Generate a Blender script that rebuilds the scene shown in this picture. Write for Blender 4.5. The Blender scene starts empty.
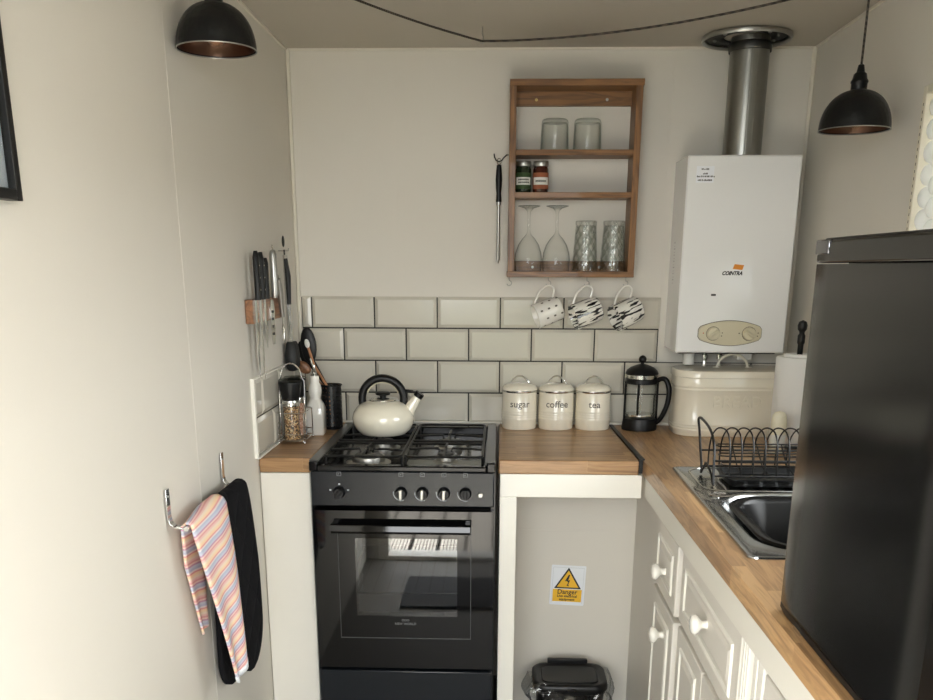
import bpy, math, random
from mathutils import Vector, Matrix, Euler
random.seed(7)
PI = math.pi
S = bpy.context.scene
COL = S.collection
R = math.radians

# ------------------------------------------------------------------ materials
def lin(c):
    return tuple(((v/255)/12.92 if v/255 <= .04045 else ((v/255+.055)/1.055)**2.4) for v in c) + (1,)
class NT:
    def __init__(s, name):
        s.m = bpy.data.materials.new(name); s.m.use_nodes = True
        s.t = s.m.node_tree; s.n = s.t.nodes; s.l = s.t.links
        s.n.clear(); s.out = s.n.new('ShaderNodeOutputMaterial')
    def add(s, typ, **kw):
        x = s.n.new('ShaderNode'+typ)
        for k, v in kw.items():
            if k.startswith('i_'): x.inputs[k[2:].replace('_', ' ')].default_value = v
            else: setattr(x, k, v)
        return x
    def link(s, a, b): s.l.new(a, b)
def principled(t, col=(200,200,200), rough=.5, metal=0, coat=0, spec=.5):
    p = t.add('BsdfPrincipled')
    p.inputs['Base Color'].default_value = lin(col)
    p.inputs['Roughness'].default_value = rough
    p.inputs['Metallic'].default_value = metal
    p.inputs['Coat Weight'].default_value = coat
    p.inputs['Specular IOR Level'].default_value = spec
    t.link(p.outputs[0], t.out.inputs[0])
    return p
def bump_noise(t, p, scale, strength, dist=.001, detail=3, stretch=None):
    tc = t.add('TexCoord'); n = t.add('TexNoise'); n.inputs['Scale'].default_value = scale
    n.inputs['Detail'].default_value = detail
    if stretch:
        mp = t.add('Mapping'); mp.inputs['Scale'].default_value = stretch
        t.link(tc.outputs['Object'], mp.inputs[0]); t.link(mp.outputs[0], n.inputs['Vector'])
    else: t.link(tc.outputs['Object'], n.inputs['Vector'])
    b = t.add('Bump'); b.inputs['Strength'].default_value = strength; b.inputs['Distance'].default_value = dist
    t.link(n.outputs[0], b.inputs['Height']); t.link(b.outputs[0], p.inputs['Normal'])
    return n
def mat(name, col, rough=.5, metal=0, coat=0, spec=.5, bump=None, vary=0, vscale=8):
    t = NT(name); p = principled(t, col, rough, metal, coat, spec)
    if bump: bump_noise(t, p, *bump)
    if vary:
        tc = t.add('TexCoord'); n = t.add('TexNoise'); n.inputs['Scale'].default_value = vscale; n.inputs['Detail'].default_value = 4
        t.link(tc.outputs['Object'], n.inputs['Vector'])
        mx = t.add('MixRGB'); c = lin(col)
        mx.inputs[1].default_value = tuple(v*(1-vary) for v in c[:3])+(1,)
        mx.inputs[2].default_value = tuple(min(1, v*(1+vary)) for v in c[:3])+(1,)
        t.link(n.outputs[0], mx.inputs[0]); t.link(mx.outputs[0], p.inputs['Base Color'])
    return t.m
def wood(name, c1, c2, dark, axis='X', plank=.042, length=.33, rough=.38, grain=1.0, staves=True, knots=False):
    t = NT(name); p = principled(t, c1, rough, coat=.12)
    tc = t.add('TexCoord'); mp = t.add('Mapping')
    if axis == 'Y': mp.inputs['Rotation'].default_value = (0, 0, -PI/2)
    if axis == 'Z': mp.inputs['Rotation'].default_value = (0, PI/2, 0)
    t.link(tc.outputs['Object'], mp.inputs[0])
    mp.inputs['Location'].default_value = (.137, .0113, .0)
    base = t.add('MixRGB'); base.inputs[1].default_value = lin(c1); base.inputs[2].default_value = lin(c2)
    if staves:
        br = t.add('TexBrick'); br.offset = .37; br.squash = 1
        br.inputs['Scale'].default_value = 1; br.inputs['Brick Width'].default_value = length
        br.inputs['Row Height'].default_value = plank; br.inputs['Mortar Size'].default_value = .0004
        br.inputs['Color1'].default_value = (0, 0, 0, 1); br.inputs['Color2'].default_value = (1, 1, 1, 1)
        br.inputs['Mortar'].default_value = (.25, .25, .25, 1)
        t.link(mp.outputs[0], br.inputs['Vector']); t.link(br.outputs['Color'], base.inputs[0])
    else:
        n0 = t.add('TexNoise'); n0.inputs['Scale'].default_value = 9
        t.link(mp.outputs[0], n0.inputs['Vector']); t.link(n0.outputs[0], base.inputs[0])
    # grain: long stretched noise, shifted from stave to stave
    mp2 = t.add('Mapping'); mp2.inputs['Scale'].default_value = (3, 42, 42)
    t.link(mp.outputs[0], mp2.inputs[0])
    src = mp2.outputs[0]
    if staves:
        ad = t.add('VectorMath', operation='MULTIPLY_ADD'); ad.inputs[1].default_value = (17, 31, 9)
        t.link(br.outputs['Color'], ad.inputs[0]); t.link(mp2.outputs[0], ad.inputs[2]); src = ad.outputs[0]
    n = t.add('TexNoise'); n.inputs['Scale'].default_value = 1.6; n.inputs['Detail'].default_value = 5; n.inputs['Distortion'].default_value = 1.6
    t.link(src, n.inputs['Vector'])
    cr = t.add('ValToRGB'); cr.color_ramp.elements[0].position = .42; cr.color_ramp.elements[1].position = .68
    cr.color_ramp.elements[0].color = (0, 0, 0, 1); cr.color_ramp.elements[1].color = (grain*.75,)*3+(1,)
    t.link(n.outputs[0], cr.inputs[0])
    mx = t.add('MixRGB'); mx.inputs[2].default_value = lin(dark)
    t.link(base.outputs[0], mx.inputs[1]); t.link(cr.outputs[0], mx.inputs[0])
    last = mx
    if knots:
        v = t.add('TexVoronoi'); v.inputs['Scale'].default_value = 7
        t.link(mp.outputs[0], v.inputs['Vector'])
        c2_ = t.add('ValToRGB'); c2_.color_ramp.elements[0].position = .0; c2_.color_ramp.elements[1].position = .1
        c2_.color_ramp.elements[0].color = (1, 1, 1, 1); c2_.color_ramp.elements[1].color = (0, 0, 0, 1)
        t.link(v.outputs['Distance'], c2_.inputs[0])
        m3 = t.add('MixRGB'); m3.inputs[2].default_value = lin((40, 22, 12))
        t.link(c2_.outputs[0], m3.inputs[0]); t.link(mx.outputs[0], m3.inputs[1]); last = m3
    t.link(last.outputs[0], p.inputs['Base Color'])
    b = t.add('Bump'); b.inputs['Strength'].default_value = .15; b.inputs['Distance'].default_value = .0005
    t.link(n.outputs[0], b.inputs['Height']); t.link(b.outputs[0], p.inputs['Normal'])
    return t.m
def thin_glass(name, tint=(.98, .985, .98), edge=(.2, .24, .22), ior=1.5, pw=1.0):
    t = NT(name)
    lw = t.add('LayerWeight'); lw.inputs['Blend'].default_value = .5
    pwn = t.add('Math', operation='POWER'); pwn.inputs[1].default_value = 3.2*pw
    t.link(lw.outputs['Facing'], pwn.inputs[0])
    mx = t.add('MixRGB'); mx.inputs[1].default_value = tint+(1,); mx.inputs[2].default_value = edge+(1,)
    t.link(pwn.outputs[0], mx.inputs[0])
    tr = t.add('BsdfTransparent'); t.link(mx.outputs[0], tr.inputs[0])
    gl = t.add('BsdfGlossy'); gl.inputs['Roughness'].default_value = .03
    p5 = t.add('Math', operation='POWER'); p5.inputs[1].default_value = 5; lf = t.add('LayerWeight'); lf.inputs['Blend'].default_value = .5
    t.link(lf.outputs['Facing'], p5.inputs[0])
    fr = t.add('MapRange'); fr.inputs['To Min'].default_value = .03*(ior/1.5)**3; fr.inputs['To Max'].default_value = .5; t.link(p5.outputs[0], fr.inputs['Value'])
    ms = t.add('MixShader'); t.link(fr.outputs[0], ms.inputs[0]); t.link(tr.outputs[0], ms.inputs[1]); t.link(gl.outputs[0], ms.inputs[2])
    t.link(ms.outputs[0], t.out.inputs[0])
    return t.m

M = {}
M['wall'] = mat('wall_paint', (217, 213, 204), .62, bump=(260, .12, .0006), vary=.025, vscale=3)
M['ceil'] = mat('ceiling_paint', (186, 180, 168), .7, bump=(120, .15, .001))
M['trim'] = mat('trim_paint', (222, 217, 204), .5)
M['cream_paint'] = mat('cream_cabinet_paint', (232, 229, 221), .42, vary=.02, vscale=14)
M['grey_paint'] = mat('greige_cabinet_paint', (216, 212, 204), .45, vary=.02, vscale=11)
M['bright_paint'] = mat('off_white_paint', (234, 232, 224), .4)
M['floor'] = mat('floor_boards', (120, 116, 108), .6, bump=(40, .2, .001), vary=.1)
M['tile'] = mat('sage_glazed_tile', (203, 199, 187), .13, spec=.5, vary=.035, vscale=9, bump=(14, .06, .002))
M['grout'] = mat('charcoal_grout', (42, 42, 40), .8)
M['caulk'] = mat('white_sealant', (232, 230, 222), .4)
M['oak_x'] = wood('oak_worktop_short', (194, 156, 112), (164, 127, 88), (116, 84, 54), 'X', .04, .3, grain=.95)
M['oak_y'] = wood('oak_worktop_long', (198, 160, 114), (166, 129, 90), (116, 84, 54), 'Y', .044, .34, grain=.95)
M['pine'] = wood('stained_pine', (150, 106, 60), (120, 82, 44), (74, 46, 24), 'X', staves=False, rough=.55, knots=True)
M['pine_v'] = wood('stained_pine_upright', (150, 106, 60), (120, 82, 44), (74, 46, 24), 'Z', staves=False, rough=.55, knots=True)
M['walnut'] = wood('red_brown_wood', (158, 110, 74), (128, 86, 56), (84, 52, 32), 'Y', staves=False, rough=.45)
M['beech'] = wood('light_wood', (196, 140, 98), (176, 120, 80), (130, 84, 50), 'Z', staves=False)
M['black_enamel'] = mat('black_enamel', (7, 7, 8), .14, spec=.35)
M['black_panel'] = mat('black_satin_panel', (22, 26, 31), .25, spec=.4)
M['black_gloss'] = mat('black_glass_front', (8, 8, 9), .05, spec=.5)
M['black_plastic'] = mat('black_plastic', (10, 10, 11), .4, spec=.35)
M['black_iron'] = mat('black_cast_iron', (9, 9, 9), .4, bump=(300, .2, .0005))
M['black_wire'] = mat('black_coated_wire', (9, 9, 9), .4)
M['black_fabric'] = mat('black_fabric', (22, 22, 25), .95, spec=.1)
M['black_rubber'] = mat('black_silicone', (19, 21, 22), .55)
M['steel'] = mat('polished_steel', (205, 204, 200), .16, 1)
M['steel_sat'] = mat('satin_steel', (176, 176, 172), .33, 1)
M['sink_steel'] = mat('sink_steel', (186, 188, 188), .2, 1, bump=(90, .03, .001))
M['chrome'] = mat('chrome', (225, 225, 225), .06, 1)
M['alu'] = mat('burner_aluminium', (178, 176, 170), .4, 1)
M['white_enamel'] = mat('white_boiler_enamel', (234, 235, 235), .22, coat=.5)
M['white_plastic'] = mat('white_plastic', (226, 225, 220), .35)
M['cream_plastic'] = mat('cream_plastic', (205, 198, 172), .35)
M['cream_enamel'] = mat('cream_enamel', (235, 229, 212), .22, coat=.5)
M['kettle_enamel'] = mat('kettle_cream_enamel', (238, 233, 216), .1, coat=.8)
M['ceramic'] = mat('white_ceramic', (235, 233, 226), .15, coat=.6)
M['paper'] = mat('paper_towel', (240, 240, 238), .9, bump=(160, .5, .001))
M['text_grey'] = mat('grey_lettering', (98, 92, 84), .6)
M['text_dark'] = mat('dark_lettering', (26, 26, 28), .5)
M['text_pale'] = mat('pale_lettering', (196, 200, 204), .5)
M['text_dim'] = mat('dim_lettering', (120, 122, 124), .5)
M['orange'] = mat('orange_mark', (224, 142, 42), .4)
M['red'] = mat('red_mark', (190, 60, 30), .4)
M['yellow'] = mat('sign_yellow', (236, 184, 40), .5)
M['sign_white'] = mat('sign_white', (232, 236, 242), .35)
M['label'] = mat('paper_label', (222, 222, 216), .7)
M['copper'] = mat('aged_copper', (112, 84, 70), .3, 1, bump=(45, .35, .002))
M['bulb'] = thin_glass('bulb_glass', (.9, .88, .82), (.4, .38, .35))
M['glass'] = thin_glass('clear_glass')
M['glass_green'] = thin_glass('greenish_glass', (.985, .99, .985), (.3, .36, .32))
M['plastic_film'] = thin_glass('clear_film', (.80, .81, .82), (.5, .52, .54), 1.9)
M['deck'] = mat('grey_decking', (205, 200, 190), .7, vary=.1, vscale=5)
M['mat_grey'] = mat('grey_door_mat', (84, 84, 86), .95, bump=(300, .6, .002))
M['herb'] = mat('green_herbs', (50, 72, 36), .8, vary=.3, vscale=300)
M['spice'] = mat('orange_spice', (146, 84, 54), .8, vary=.2, vscale=300)
M['herb_dark'] = mat('green_glass_jar', (34, 46, 30), .12, coat=.5)
M['spice_dark'] = mat('brown_jar_glass', (66, 30, 22), .12, coat=.5)
M['bobble'] = mat('white_bobbles', (238, 238, 234), .6)

def pepper_mat(name, cols, scale):
    t = NT(name); p = principled(t, cols[0], .35, coat=.6)
    tc = t.add('TexCoord'); v = t.add('TexVoronoi'); v.inputs['Scale'].default_value = scale
    t.link(tc.outputs['Object'], v.inputs['Vector'])
    sp = t.add('SeparateColor'); t.link(v.outputs['Color'], sp.inputs[0])
    cr = t.add('ValToRGB'); cr.color_ramp.interpolation = 'CONSTANT'
    e = cr.color_ramp.elements; e[0].position = 0; e[0].color = lin(cols[0]); e[1].position = 1/len(cols); e[1].color = lin(cols[1])
    for i, c in enumerate(cols[2:]):
        x = e.new((i+2)/len(cols)); x.color = lin(c)
    t.link(sp.outputs[0], cr.inputs[0]); t.link(cr.outputs[0], p.inputs['Base Color'])
    return t.m
M['pepper'] = pepper_mat('mixed_peppercorns', [(44, 34, 26), (188, 152, 104), (96, 60, 38), (150, 112, 74), (214, 190, 150)], 260)
M['salt'] = pepper_mat('pink_salt', [(196, 150, 124), (214, 178, 156), (170, 118, 92)], 260)

def stripes():
    t = NT('woven_striped_cotton'); p = principled(t, (230, 200, 190), .9, spec=.1)
    uv = t.add('TexCoord'); sp = t.add('SeparateXYZ'); t.link(uv.outputs['UV'], sp.inputs[0])
    a = t.add('Math', operation='MULTIPLY_ADD'); a.inputs[1].default_value = 16
    b = t.add('Math', operation='MULTIPLY'); b.inputs[1].default_value = .55
    t.link(sp.outputs[0], b.inputs[0]); t.link(sp.outputs[1], a.inputs[0]); t.link(b.outputs[0], a.inputs[2])
    f = t.add('Math', operation='FRACT'); t.link(a.outputs[0], f.inputs[0])
    cr = t.add('ValToRGB'); cr.color_ramp.interpolation = 'EASE'
    e = cr.color_ramp.elements
    cols = [(0, (236, 196, 190)), (.1, (240, 222, 204)), (.28, (244, 214, 178)), (.36, (226, 158, 156)), (.44, (236, 224, 222)),
            (.52, (188, 192, 212)), (.66, (206, 208, 220)), (.74, (198, 150, 178)), (.82, (240, 210, 200)), (.9, (222, 160, 160)), (1, (236, 200, 192))]
    e[0].position = 0; e[0].color = lin(cols[0][1]); e[1].position = 1; e[1].color = lin(cols[-1][1])
    for q, c in cols[1:-1]: x = e.new(q); x.color = lin(c)
    t.link(f.outputs[0], cr.inputs[0]); t.link(cr.outputs[0], p.inputs['Base Color'])
    w = t.add('TexChecker'); w.inputs['Scale'].default_value = 130
    t.link(uv.outputs['UV'], w.inputs['Vector'])
    bu = t.add('Bump'); bu.inputs['Strength'].default_value = .5; bu.inputs['Distance'].default_value = .001
    t.link(w.outputs['Fac'], bu.inputs['Height']); t.link(bu.outputs[0], p.inputs['Normal'])
    return t.m
M['stripes'] = stripes()
def quilt():
    t = NT('quilted_black_cotton'); p = principled(t, (19, 19, 22), .9, spec=.15)
    uv = t.add('TexCoord'); mp = t.add('Mapping'); mp.inputs['Rotation'].default_value = (0, 0, R(45)); mp.inputs['Scale'].default_value = (8, 8, 8)
    t.link(uv.outputs['UV'], mp.inputs[0])
    sp = t.add('SeparateXYZ'); t.link(mp.outputs[0], sp.inputs[0])
    hs = []
    for i in (0, 1):
        pp = t.add('Math', operation='PINGPONG'); pp.inputs[1].default_value = .5; t.link(sp.outputs[i], pp.inputs[0])
        sq = t.add('Math', operation='POWER'); sq.inputs[1].default_value = .4; t.link(pp.outputs[0], sq.inputs[0]); hs.append(sq)
    mn = t.add('Math', operation='MINIMUM'); t.link(hs[0].outputs[0], mn.inputs[0]); t.link(hs[1].outputs[0], mn.inputs[1])
    bu = t.add('Bump'); bu.inputs['Strength'].default_value = .8; bu.inputs['Distance'].default_value = .006
    t.link(mn.outputs[0], bu.inputs['Height']); t.link(bu.outputs[0], p.inputs['Normal'])
    return t.m
M['quilt'] = quilt()
def strokes():   # black brush strokes along the mug
    t = NT('brushed_black_strokes'); p = principled(t, (236, 234, 226), .15, coat=.6)
    tc = t.add('TexCoord'); mp = t.add('Mapping'); mp.inputs['Scale'].default_value = (20, 110, 110); mp.inputs['Rotation'].default_value = (0, R(6), 0)
    t.link(tc.outputs['Object'], mp.inputs[0])
    n = t.add('TexNoise'); n.inputs['Scale'].default_value = 1.25; n.inputs['Detail'].default_value = 1.5
    t.link(mp.outputs[0], n.inputs['Vector'])
    cr = t.add('ValToRGB'); cr.color_ramp.elements[0].position = .53; cr.color_ramp.elements[1].position = .565
    t.link(n.outputs[0], cr.inputs[0])
    mx = t.add('MixRGB'); mx.inputs[1].default_value = lin((236, 234, 226)); mx.inputs[2].default_value = lin((30, 30, 32))
    t.link(cr.outputs[0], mx.inputs[0]); t.link(mx.outputs[0], p.inputs['Base Color'])
    return t.m
M['strokes'] = strokes()
def holes():
    t = NT('perforated_black_metal'); p = principled(t, (20, 20, 22), .35)
    uv = t.add('TexCoord'); mp = t.add('Mapping'); mp.inputs['Scale'].default_value = (18, 10, 1); t.link(uv.outputs['UV'], mp.inputs[0])
    fr = t.add('VectorMath', operation='FRACTION'); t.link(mp.outputs[0], fr.inputs[0])
    d = t.add('VectorMath', operation='DISTANCE'); d.inputs[1].default_value = (.5, .5, 0); t.link(fr.outputs[0], d.inputs[0])
    l = t.add('Math', operation='LESS_THAN'); l.inputs[1].default_value = .2; t.link(d.outputs['Value'], l.inputs[0])
    tr = t.add('BsdfTransparent'); ms = t.add('MixShader')
    t.link(l.outputs[0], ms.inputs[0]); t.link(p.outputs[0], ms.inputs[1]); t.link(tr.outputs[0], ms.inputs[2]); t.link(ms.outputs[0], t.out.inputs[0])
    return t.m
M['holes'] = holes()
def diamond():   # pressed diamond pattern in the tall tumblers
    t = NT('diamond_cut_glass')
    uv = t.add('TexCoord'); mp = t.add('Mapping'); mp.inputs['Scale'].default_value = (9, 10, 1)
    t.link(uv.outputs['UV'], mp.inputs[0]); sp = t.add('SeparateXYZ'); t.link(mp.outputs[0], sp.inputs[0])
    ad = t.add('Math', operation='ADD'); sb = t.add('Math', operation='SUBTRACT')
    for q in (ad, sb): t.link(sp.outputs[0], q.inputs[0]); t.link(sp.outputs[1], q.inputs[1])
    hs = []
    for q in (ad, sb):
        pp = t.add('Math', operation='PINGPONG'); pp.inputs[1].default_value = .5; t.link(q.outputs[0], pp.inputs[0]); hs.append(pp)
    mn = t.add('Math', operation='MINIMUM'); t.link(hs[0].outputs[0], mn.inputs[0]); t.link(hs[1].outputs[0], mn.inputs[1])
    cr = t.add('ValToRGB'); cr.color_ramp.elements[0].position = .03; cr.color_ramp.elements[1].position = .14
    cr.color_ramp.elements[0].color = (.80, .82, .80, 1); cr.color_ramp.elements[1].color = (.98, .985, .98, 1)
    t.link(mn.outputs[0], cr.inputs[0])
    bu = t.add('Bump'); bu.inputs['Strength'].default_value = 1; bu.inputs['Distance'].default_value = .003; t.link(mn.outputs[0], bu.inputs['Height'])
    lw = t.add('LayerWeight'); lw.inputs['Blend'].default_value = .3
    pq = t.add('Math', operation='POWER'); pq.inputs[1].default_value = 3; t.link(lw.outputs['Facing'], pq.inputs[0]); mx = t.add('MixRGB'); mx.inputs[2].default_value = (.4, .43, .41, 1); t.link(pq.outputs[0], mx.inputs[0]); t.link(cr.outputs[0], mx.inputs[1])
    tr = t.add('BsdfTransparent'); t.link(mx.outputs[0], tr.inputs[0])
    gl = t.add('BsdfGlossy'); gl.inputs['Roughness'].default_value = .05; t.link(bu.outputs[0], gl.inputs['Normal'])
    lf = t.add('LayerWeight'); lf.inputs['Blend'].default_value = .5; t.link(bu.outputs[0], lf.inputs['Normal'])
    p5 = t.add('Math', operation='POWER'); p5.inputs[1].default_value = 3.0; t.link(lf.outputs['Facing'], p5.inputs[0])
    fr = t.add('MapRange'); fr.inputs['To Min'].default_value = .07; fr.inputs['To Max'].default_value = .6; t.link(p5.outputs[0], fr.inputs['Value'])
    ms = t.add('MixShader'); t.link(fr.outputs[0], ms.inputs[0]); t.link(tr.outputs[0], ms.inputs[1]); t.link(gl.outputs[0], ms.inputs[2])
    t.link(ms.outputs[0], t.out.inputs[0])
    return t.m
M['diamond'] = diamond()
def oven_glass():
    t = NT('tinted_oven_glass')
    tr = t.add('BsdfTransparent'); tr.inputs[0].default_value = (.58, .6, .62, 1)
    gl = t.add('BsdfGlossy'); gl.inputs['Roughness'].default_value = .015; gl.inputs[0].default_value = (1, 1, 1, 1)
    fr = t.add('Fresnel'); fr.inputs['IOR'].default_value = 1.9
    ms = t.add('MixShader'); t.link(fr.outputs[0], ms.inputs[0]); t.link(tr.outputs[0], ms.inputs[1]); t.link(gl.outputs[0], ms.inputs[2])
    t.link(ms.outputs[0], t.out.inputs[0])
    return t.m
M['oven_glass'] = oven_glass()
def galv():
    t = NT('galvanised_flue'); p = principled(t, (150, 150, 145), .34, 1)
    tc = t.add('TexCoord'); mp = t.add('Mapping'); mp.inputs['Scale'].default_value = (30, 30, 2.5)
    t.link(tc.outputs['Object'], mp.inputs[0]); n = t.add('TexNoise'); n.inputs['Scale'].default_value = 1.5; n.inputs['Detail'].default_value = 6
    t.link(mp.outputs[0], n.inputs['Vector'])
    mr = t.add('MapRange'); mr.inputs['To Min'].default_value = .2; mr.inputs['To Max'].default_value = .5
    t.link(n.outputs[0], mr.inputs['Value']); t.link(mr.outputs[0], p.inputs['Roughness'])
    b = t.add('Bump'); b.inputs['Strength'].default_value = .12; b.inputs['Distance'].default_value = .002
    t.link(n.outputs[0], b.inputs['Height']); t.link(b.outputs[0], p.inputs['Normal'])
    return t.m
M['galv'] = galv()
def hammered():
    t = NT('hammered_black_metal'); p = principled(t, (12, 13, 14), .36, .0, spec=.35)
    tc = t.add('TexCoord'); v = t.add('TexVoronoi'); v.inputs['Scale'].default_value = 90; t.link(tc.outputs['Object'], v.inputs['Vector'])
    b = t.add('Bump'); b.inputs['Strength'].default_value = .35; b.inputs['Distance'].default_value = .0015
    t.link(v.outputs['Distance'], b.inputs['Height']); t.link(b.outputs[0], p.inputs['Normal'])
    return t.m
M['hammered'] = hammered()
M['fridge'] = mat('black_fridge_coat', (15, 15, 15), .16, spec=.34, bump=(500, .06, .0004))
def braid():
    t = NT('twisted_flex'); p = principled(t, (40, 37, 34), .8)
    tc = t.add('TexCoord'); w = t.add('TexWave'); w.inputs['Scale'].default_value = 55; w.bands_direction = 'DIAGONAL'
    t.link(tc.outputs['Object'], w.inputs['Vector'])
    mx = t.add('MixRGB'); mx.inputs[1].default_value = lin((28, 26, 24)); mx.inputs[2].default_value = lin((84, 76, 66))
    t.link(w.outputs['Fac'], mx.inputs[0]); t.link(mx.outputs[0], p.inputs['Base Color'])
    return t.m
M['flex'] = braid()
def blind_mat():
    t = NT('translucent_white_blind'); d = t.add('BsdfDiffuse'); d.inputs[0].default_value = (.86, .86, .84, 1)
    tl = t.add('BsdfTranslucent'); tl.inputs[0].default_value = (.8, .8, .78, 1)
    ms = t.add('MixShader'); ms.inputs[0].default_value = .45
    t.link(d.outputs[0], ms.inputs[1]); t.link(tl.outputs[0], ms.inputs[2]); t.link(ms.outputs[0], t.out.inputs[0])
    return t.m
M['blind'] = blind_mat()

# ------------------------------------------------------------------ geometry helpers
def wloc(o):
    v = Vector((0, 0, 0))
    while o is not None:
        v = v + o.location; o = o.parent
    return v
def smooth(pts, n=5):
    pts = [Vector(p) for p in pts]; out = []
    for i in range(len(pts)-1):
        p0 = pts[max(i-1, 0)]; p1 = pts[i]; p2 = pts[i+1]; p3 = pts[min(i+2, len(pts)-1)]
        for k in range(n):
            t = k/n
            out.append(.5*((2*p1)+(p2-p0)*t+(2*p0-5*p1+4*p2-p3)*t*t+(3*p1-p0-3*p2+p3)*t**3))
    return out+[pts[-1]]
class MB:
    def __init__(s): s.v = []; s.f = []; s.uv = {}; s.T = None
    def _add(s, vs, fs, uvs=None):
        b = len(s.v)
        for p in vs:
            p = Vector(p)
            if s.T is not None: p = s.T @ p
            s.v.append(p)
        for i, f in enumerate(fs):
            s.f.append([b+k for k in f])
            if uvs:
                q = [uvs[k] for k in f]
                if getattr(s, 'wrap', False) and len(q) == 4 and max(a[0] for a in q)-min(a[0] for a in q) > .7: q = [(a[0]+1 if a[0] < .5 else a[0], a[1]) for a in q]
                s.uv[len(s.f)-1] = q
        return s
    def box(s, x0, x1, y0, y1, z0, z1):
        vs = [(x, y, z) for z in (z0, z1) for y in (y0, y1) for x in (x0, x1)]
        return s._add(vs, [(0, 2, 3, 1), (4, 5, 7, 6), (0, 1, 5, 4), (2, 6, 7, 3), (0, 4, 6, 2), (1, 3, 7, 5)])
    def prism(s, poly, z0, z1, axis='z'):
        n = len(poly)
        def P(a, b, c): return {'z': (a, b, c), 'y': (a, c, b), 'x': (c, a, b)}[axis]
        vs = [P(a, b, z0) for a, b in poly]+[P(a, b, z1) for a, b in poly]
        fs = [tuple(range(n-1, -1, -1)), tuple(range(n, 2*n))]+[(i, (i+1) % n, n+(i+1) % n, n+i) for i in range(n)]
        return s._add(vs, fs)
    def loft(s, rings, cap0=True, cap1=True, close=True, vv=None):
        n = len(rings[0]); vs = [p for r in rings for p in r]; fs = []; m = len(rings)
        uvs = [(i/(n-1 if n > 1 else 1), j/(m-1 if m > 1 else 1)) for j in range(m) for i in range(n)]
        if vv: uvs = [(i/n, vv[j]) for j in range(m) for i in range(n)]
        for j in range(m-1):
            for i in range(n if close else n-1):
                k = (i+1) % n
                fs.append((j*n+i, j*n+k, (j+1)*n+k, (j+1)*n+i))
        s.wrap = True
        if cap0: fs.append(tuple(range(n-1, -1, -1)))
        if cap1: fs.append(tuple((m-1)*n+i for i in range(n)))
        return s._add(vs, fs, uvs)
    def lathe(s, prof, c=(0, 0, 0), seg=32, axis='z', cap0=True, cap1=True):
        rings = []
        for r, h in prof:
            ring = []
            for i in range(seg):
                a = 2*PI*i/seg; p = (r*math.cos(a), r*math.sin(a), h)
                if axis == 'y': p = (p[0], h, p[1])
                if axis == 'x': p = (h, p[0], p[1])
                ring.append((c[0]+p[0], c[1]+p[1], c[2]+p[2]))
            rings.append(ring)
        vs = [0]
        for (a, b_), (c_, d) in zip(prof[:-1], prof[1:]): vs.append(vs[-1]+math.hypot(c_-a, d-b_))
        return s.loft(rings, cap0, cap1, vv=[q/vs[-1] for q in vs])
    def tube(s, pts, r, seg=8, closed=False, rfun=None):
        pts = [Vector(p) for p in pts]; n = len(pts); rings = []
        up = None
        for i, p in enumerate(pts):
            if closed: d = pts[(i+1) % n]-pts[i-1]
            else: d = pts[min(i+1, n-1)]-pts[max(i-1, 0)]
            if d.length < 1e-9: d = Vector((0, 0, 1))
            d.normalize()
            if up is None:
                up = Vector((0, 0, 1)) if abs(d.z) < .9 else Vector((1, 0, 0))
            a = d.cross(up)
            if a.length < 1e-6: a = d.cross(Vector((0, 1, 0)))
            a.normalize(); b = a.cross(d); b.normalize(); up = b
            rr = rfun(i/(n-1)) if rfun else r
            rings.append([p+a*rr*math.cos(2*PI*k/seg)+b*rr*math.sin(2*PI*k/seg) for k in range(seg)])
        if closed: rings.append(rings[0]); return s.loft(rings, False, False)
        return s.loft(rings)
    def grid(s, fn, nu, nv):
        vs = []; uvs = []
        for j in range(nv+1):
            for i in range(nu+1):
                u, v = i/nu, j/nv; vs.append(fn(u, v)); uvs.append((u, v))
        fs = [(j*(nu+1)+i, j*(nu+1)+i+1, (j+1)*(nu+1)+i+1, (j+1)*(nu+1)+i) for j in range(nv) for i in range(nu)]
        return s._add(vs, fs, uvs)
    def sphere(s, c, r, sx=1, sy=1, sz=1, seg=16):
        prof = [(max(1e-5, r*math.sin(PI*k/10)), -r*math.cos(PI*k/10)) for k in range(11)]
        rings = []
        for q, h in prof:
            rings.append([(c[0]+sx*q*math.cos(2*PI*i/seg), c[1]+sy*q*math.sin(2*PI*i/seg), c[2]+sz*h) for i in range(seg)])
        return s.loft(rings)
    def build(s, name, m, parent=None, bevel=0, ang=40, solid=0, local=False, subd=0, wbevel=2):
        me = bpy.data.meshes.new(name)
        off = wloc(parent) if (parent is not None and not local) else Vector((0, 0, 0))
        me.from_pydata([tuple(p-off) for p in s.v], [], s.f)
        if s.uv:
            ul = me.uv_layers.new(name='UVMap')
            for pi, uv in s.uv.items():
                pl = me.polygons[pi]
                for k, li in enumerate(pl.loop_indices): ul.data[li].uv = uv[k]
        me.materials.append(M[m] if isinstance(m, str) else m)
        me.validate()
        me.polygons.foreach_set('use_smooth', [True]*len(me.polygons))
        me.set_sharp_from_angle(angle=R(ang))
        o = bpy.data.objects.new(name, me); COL.objects.link(o)
        if parent is not None: o.parent = parent
        if solid:
            d = o.modifiers.new('solid', 'SOLIDIFY'); d.thickness = solid; d.offset = 0
        if bevel:
            b = o.modifiers.new('bevel', 'BEVEL'); b.width = bevel; b.segments = wbevel; b.limit_method = 'ANGLE'; b.angle_limit = R(50)
            b.harden_normals = False
        if subd:
            d = o.modifiers.new('sub', 'SUBSURF'); d.levels = subd; d.render_levels = subd
        return o
def recenter(o, loc):      # give a single-mesh thing its origin at its base
    loc = Vector(loc)
    for v in o.data.vertices: v.co -= loc
    o.location = loc
    return o
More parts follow.
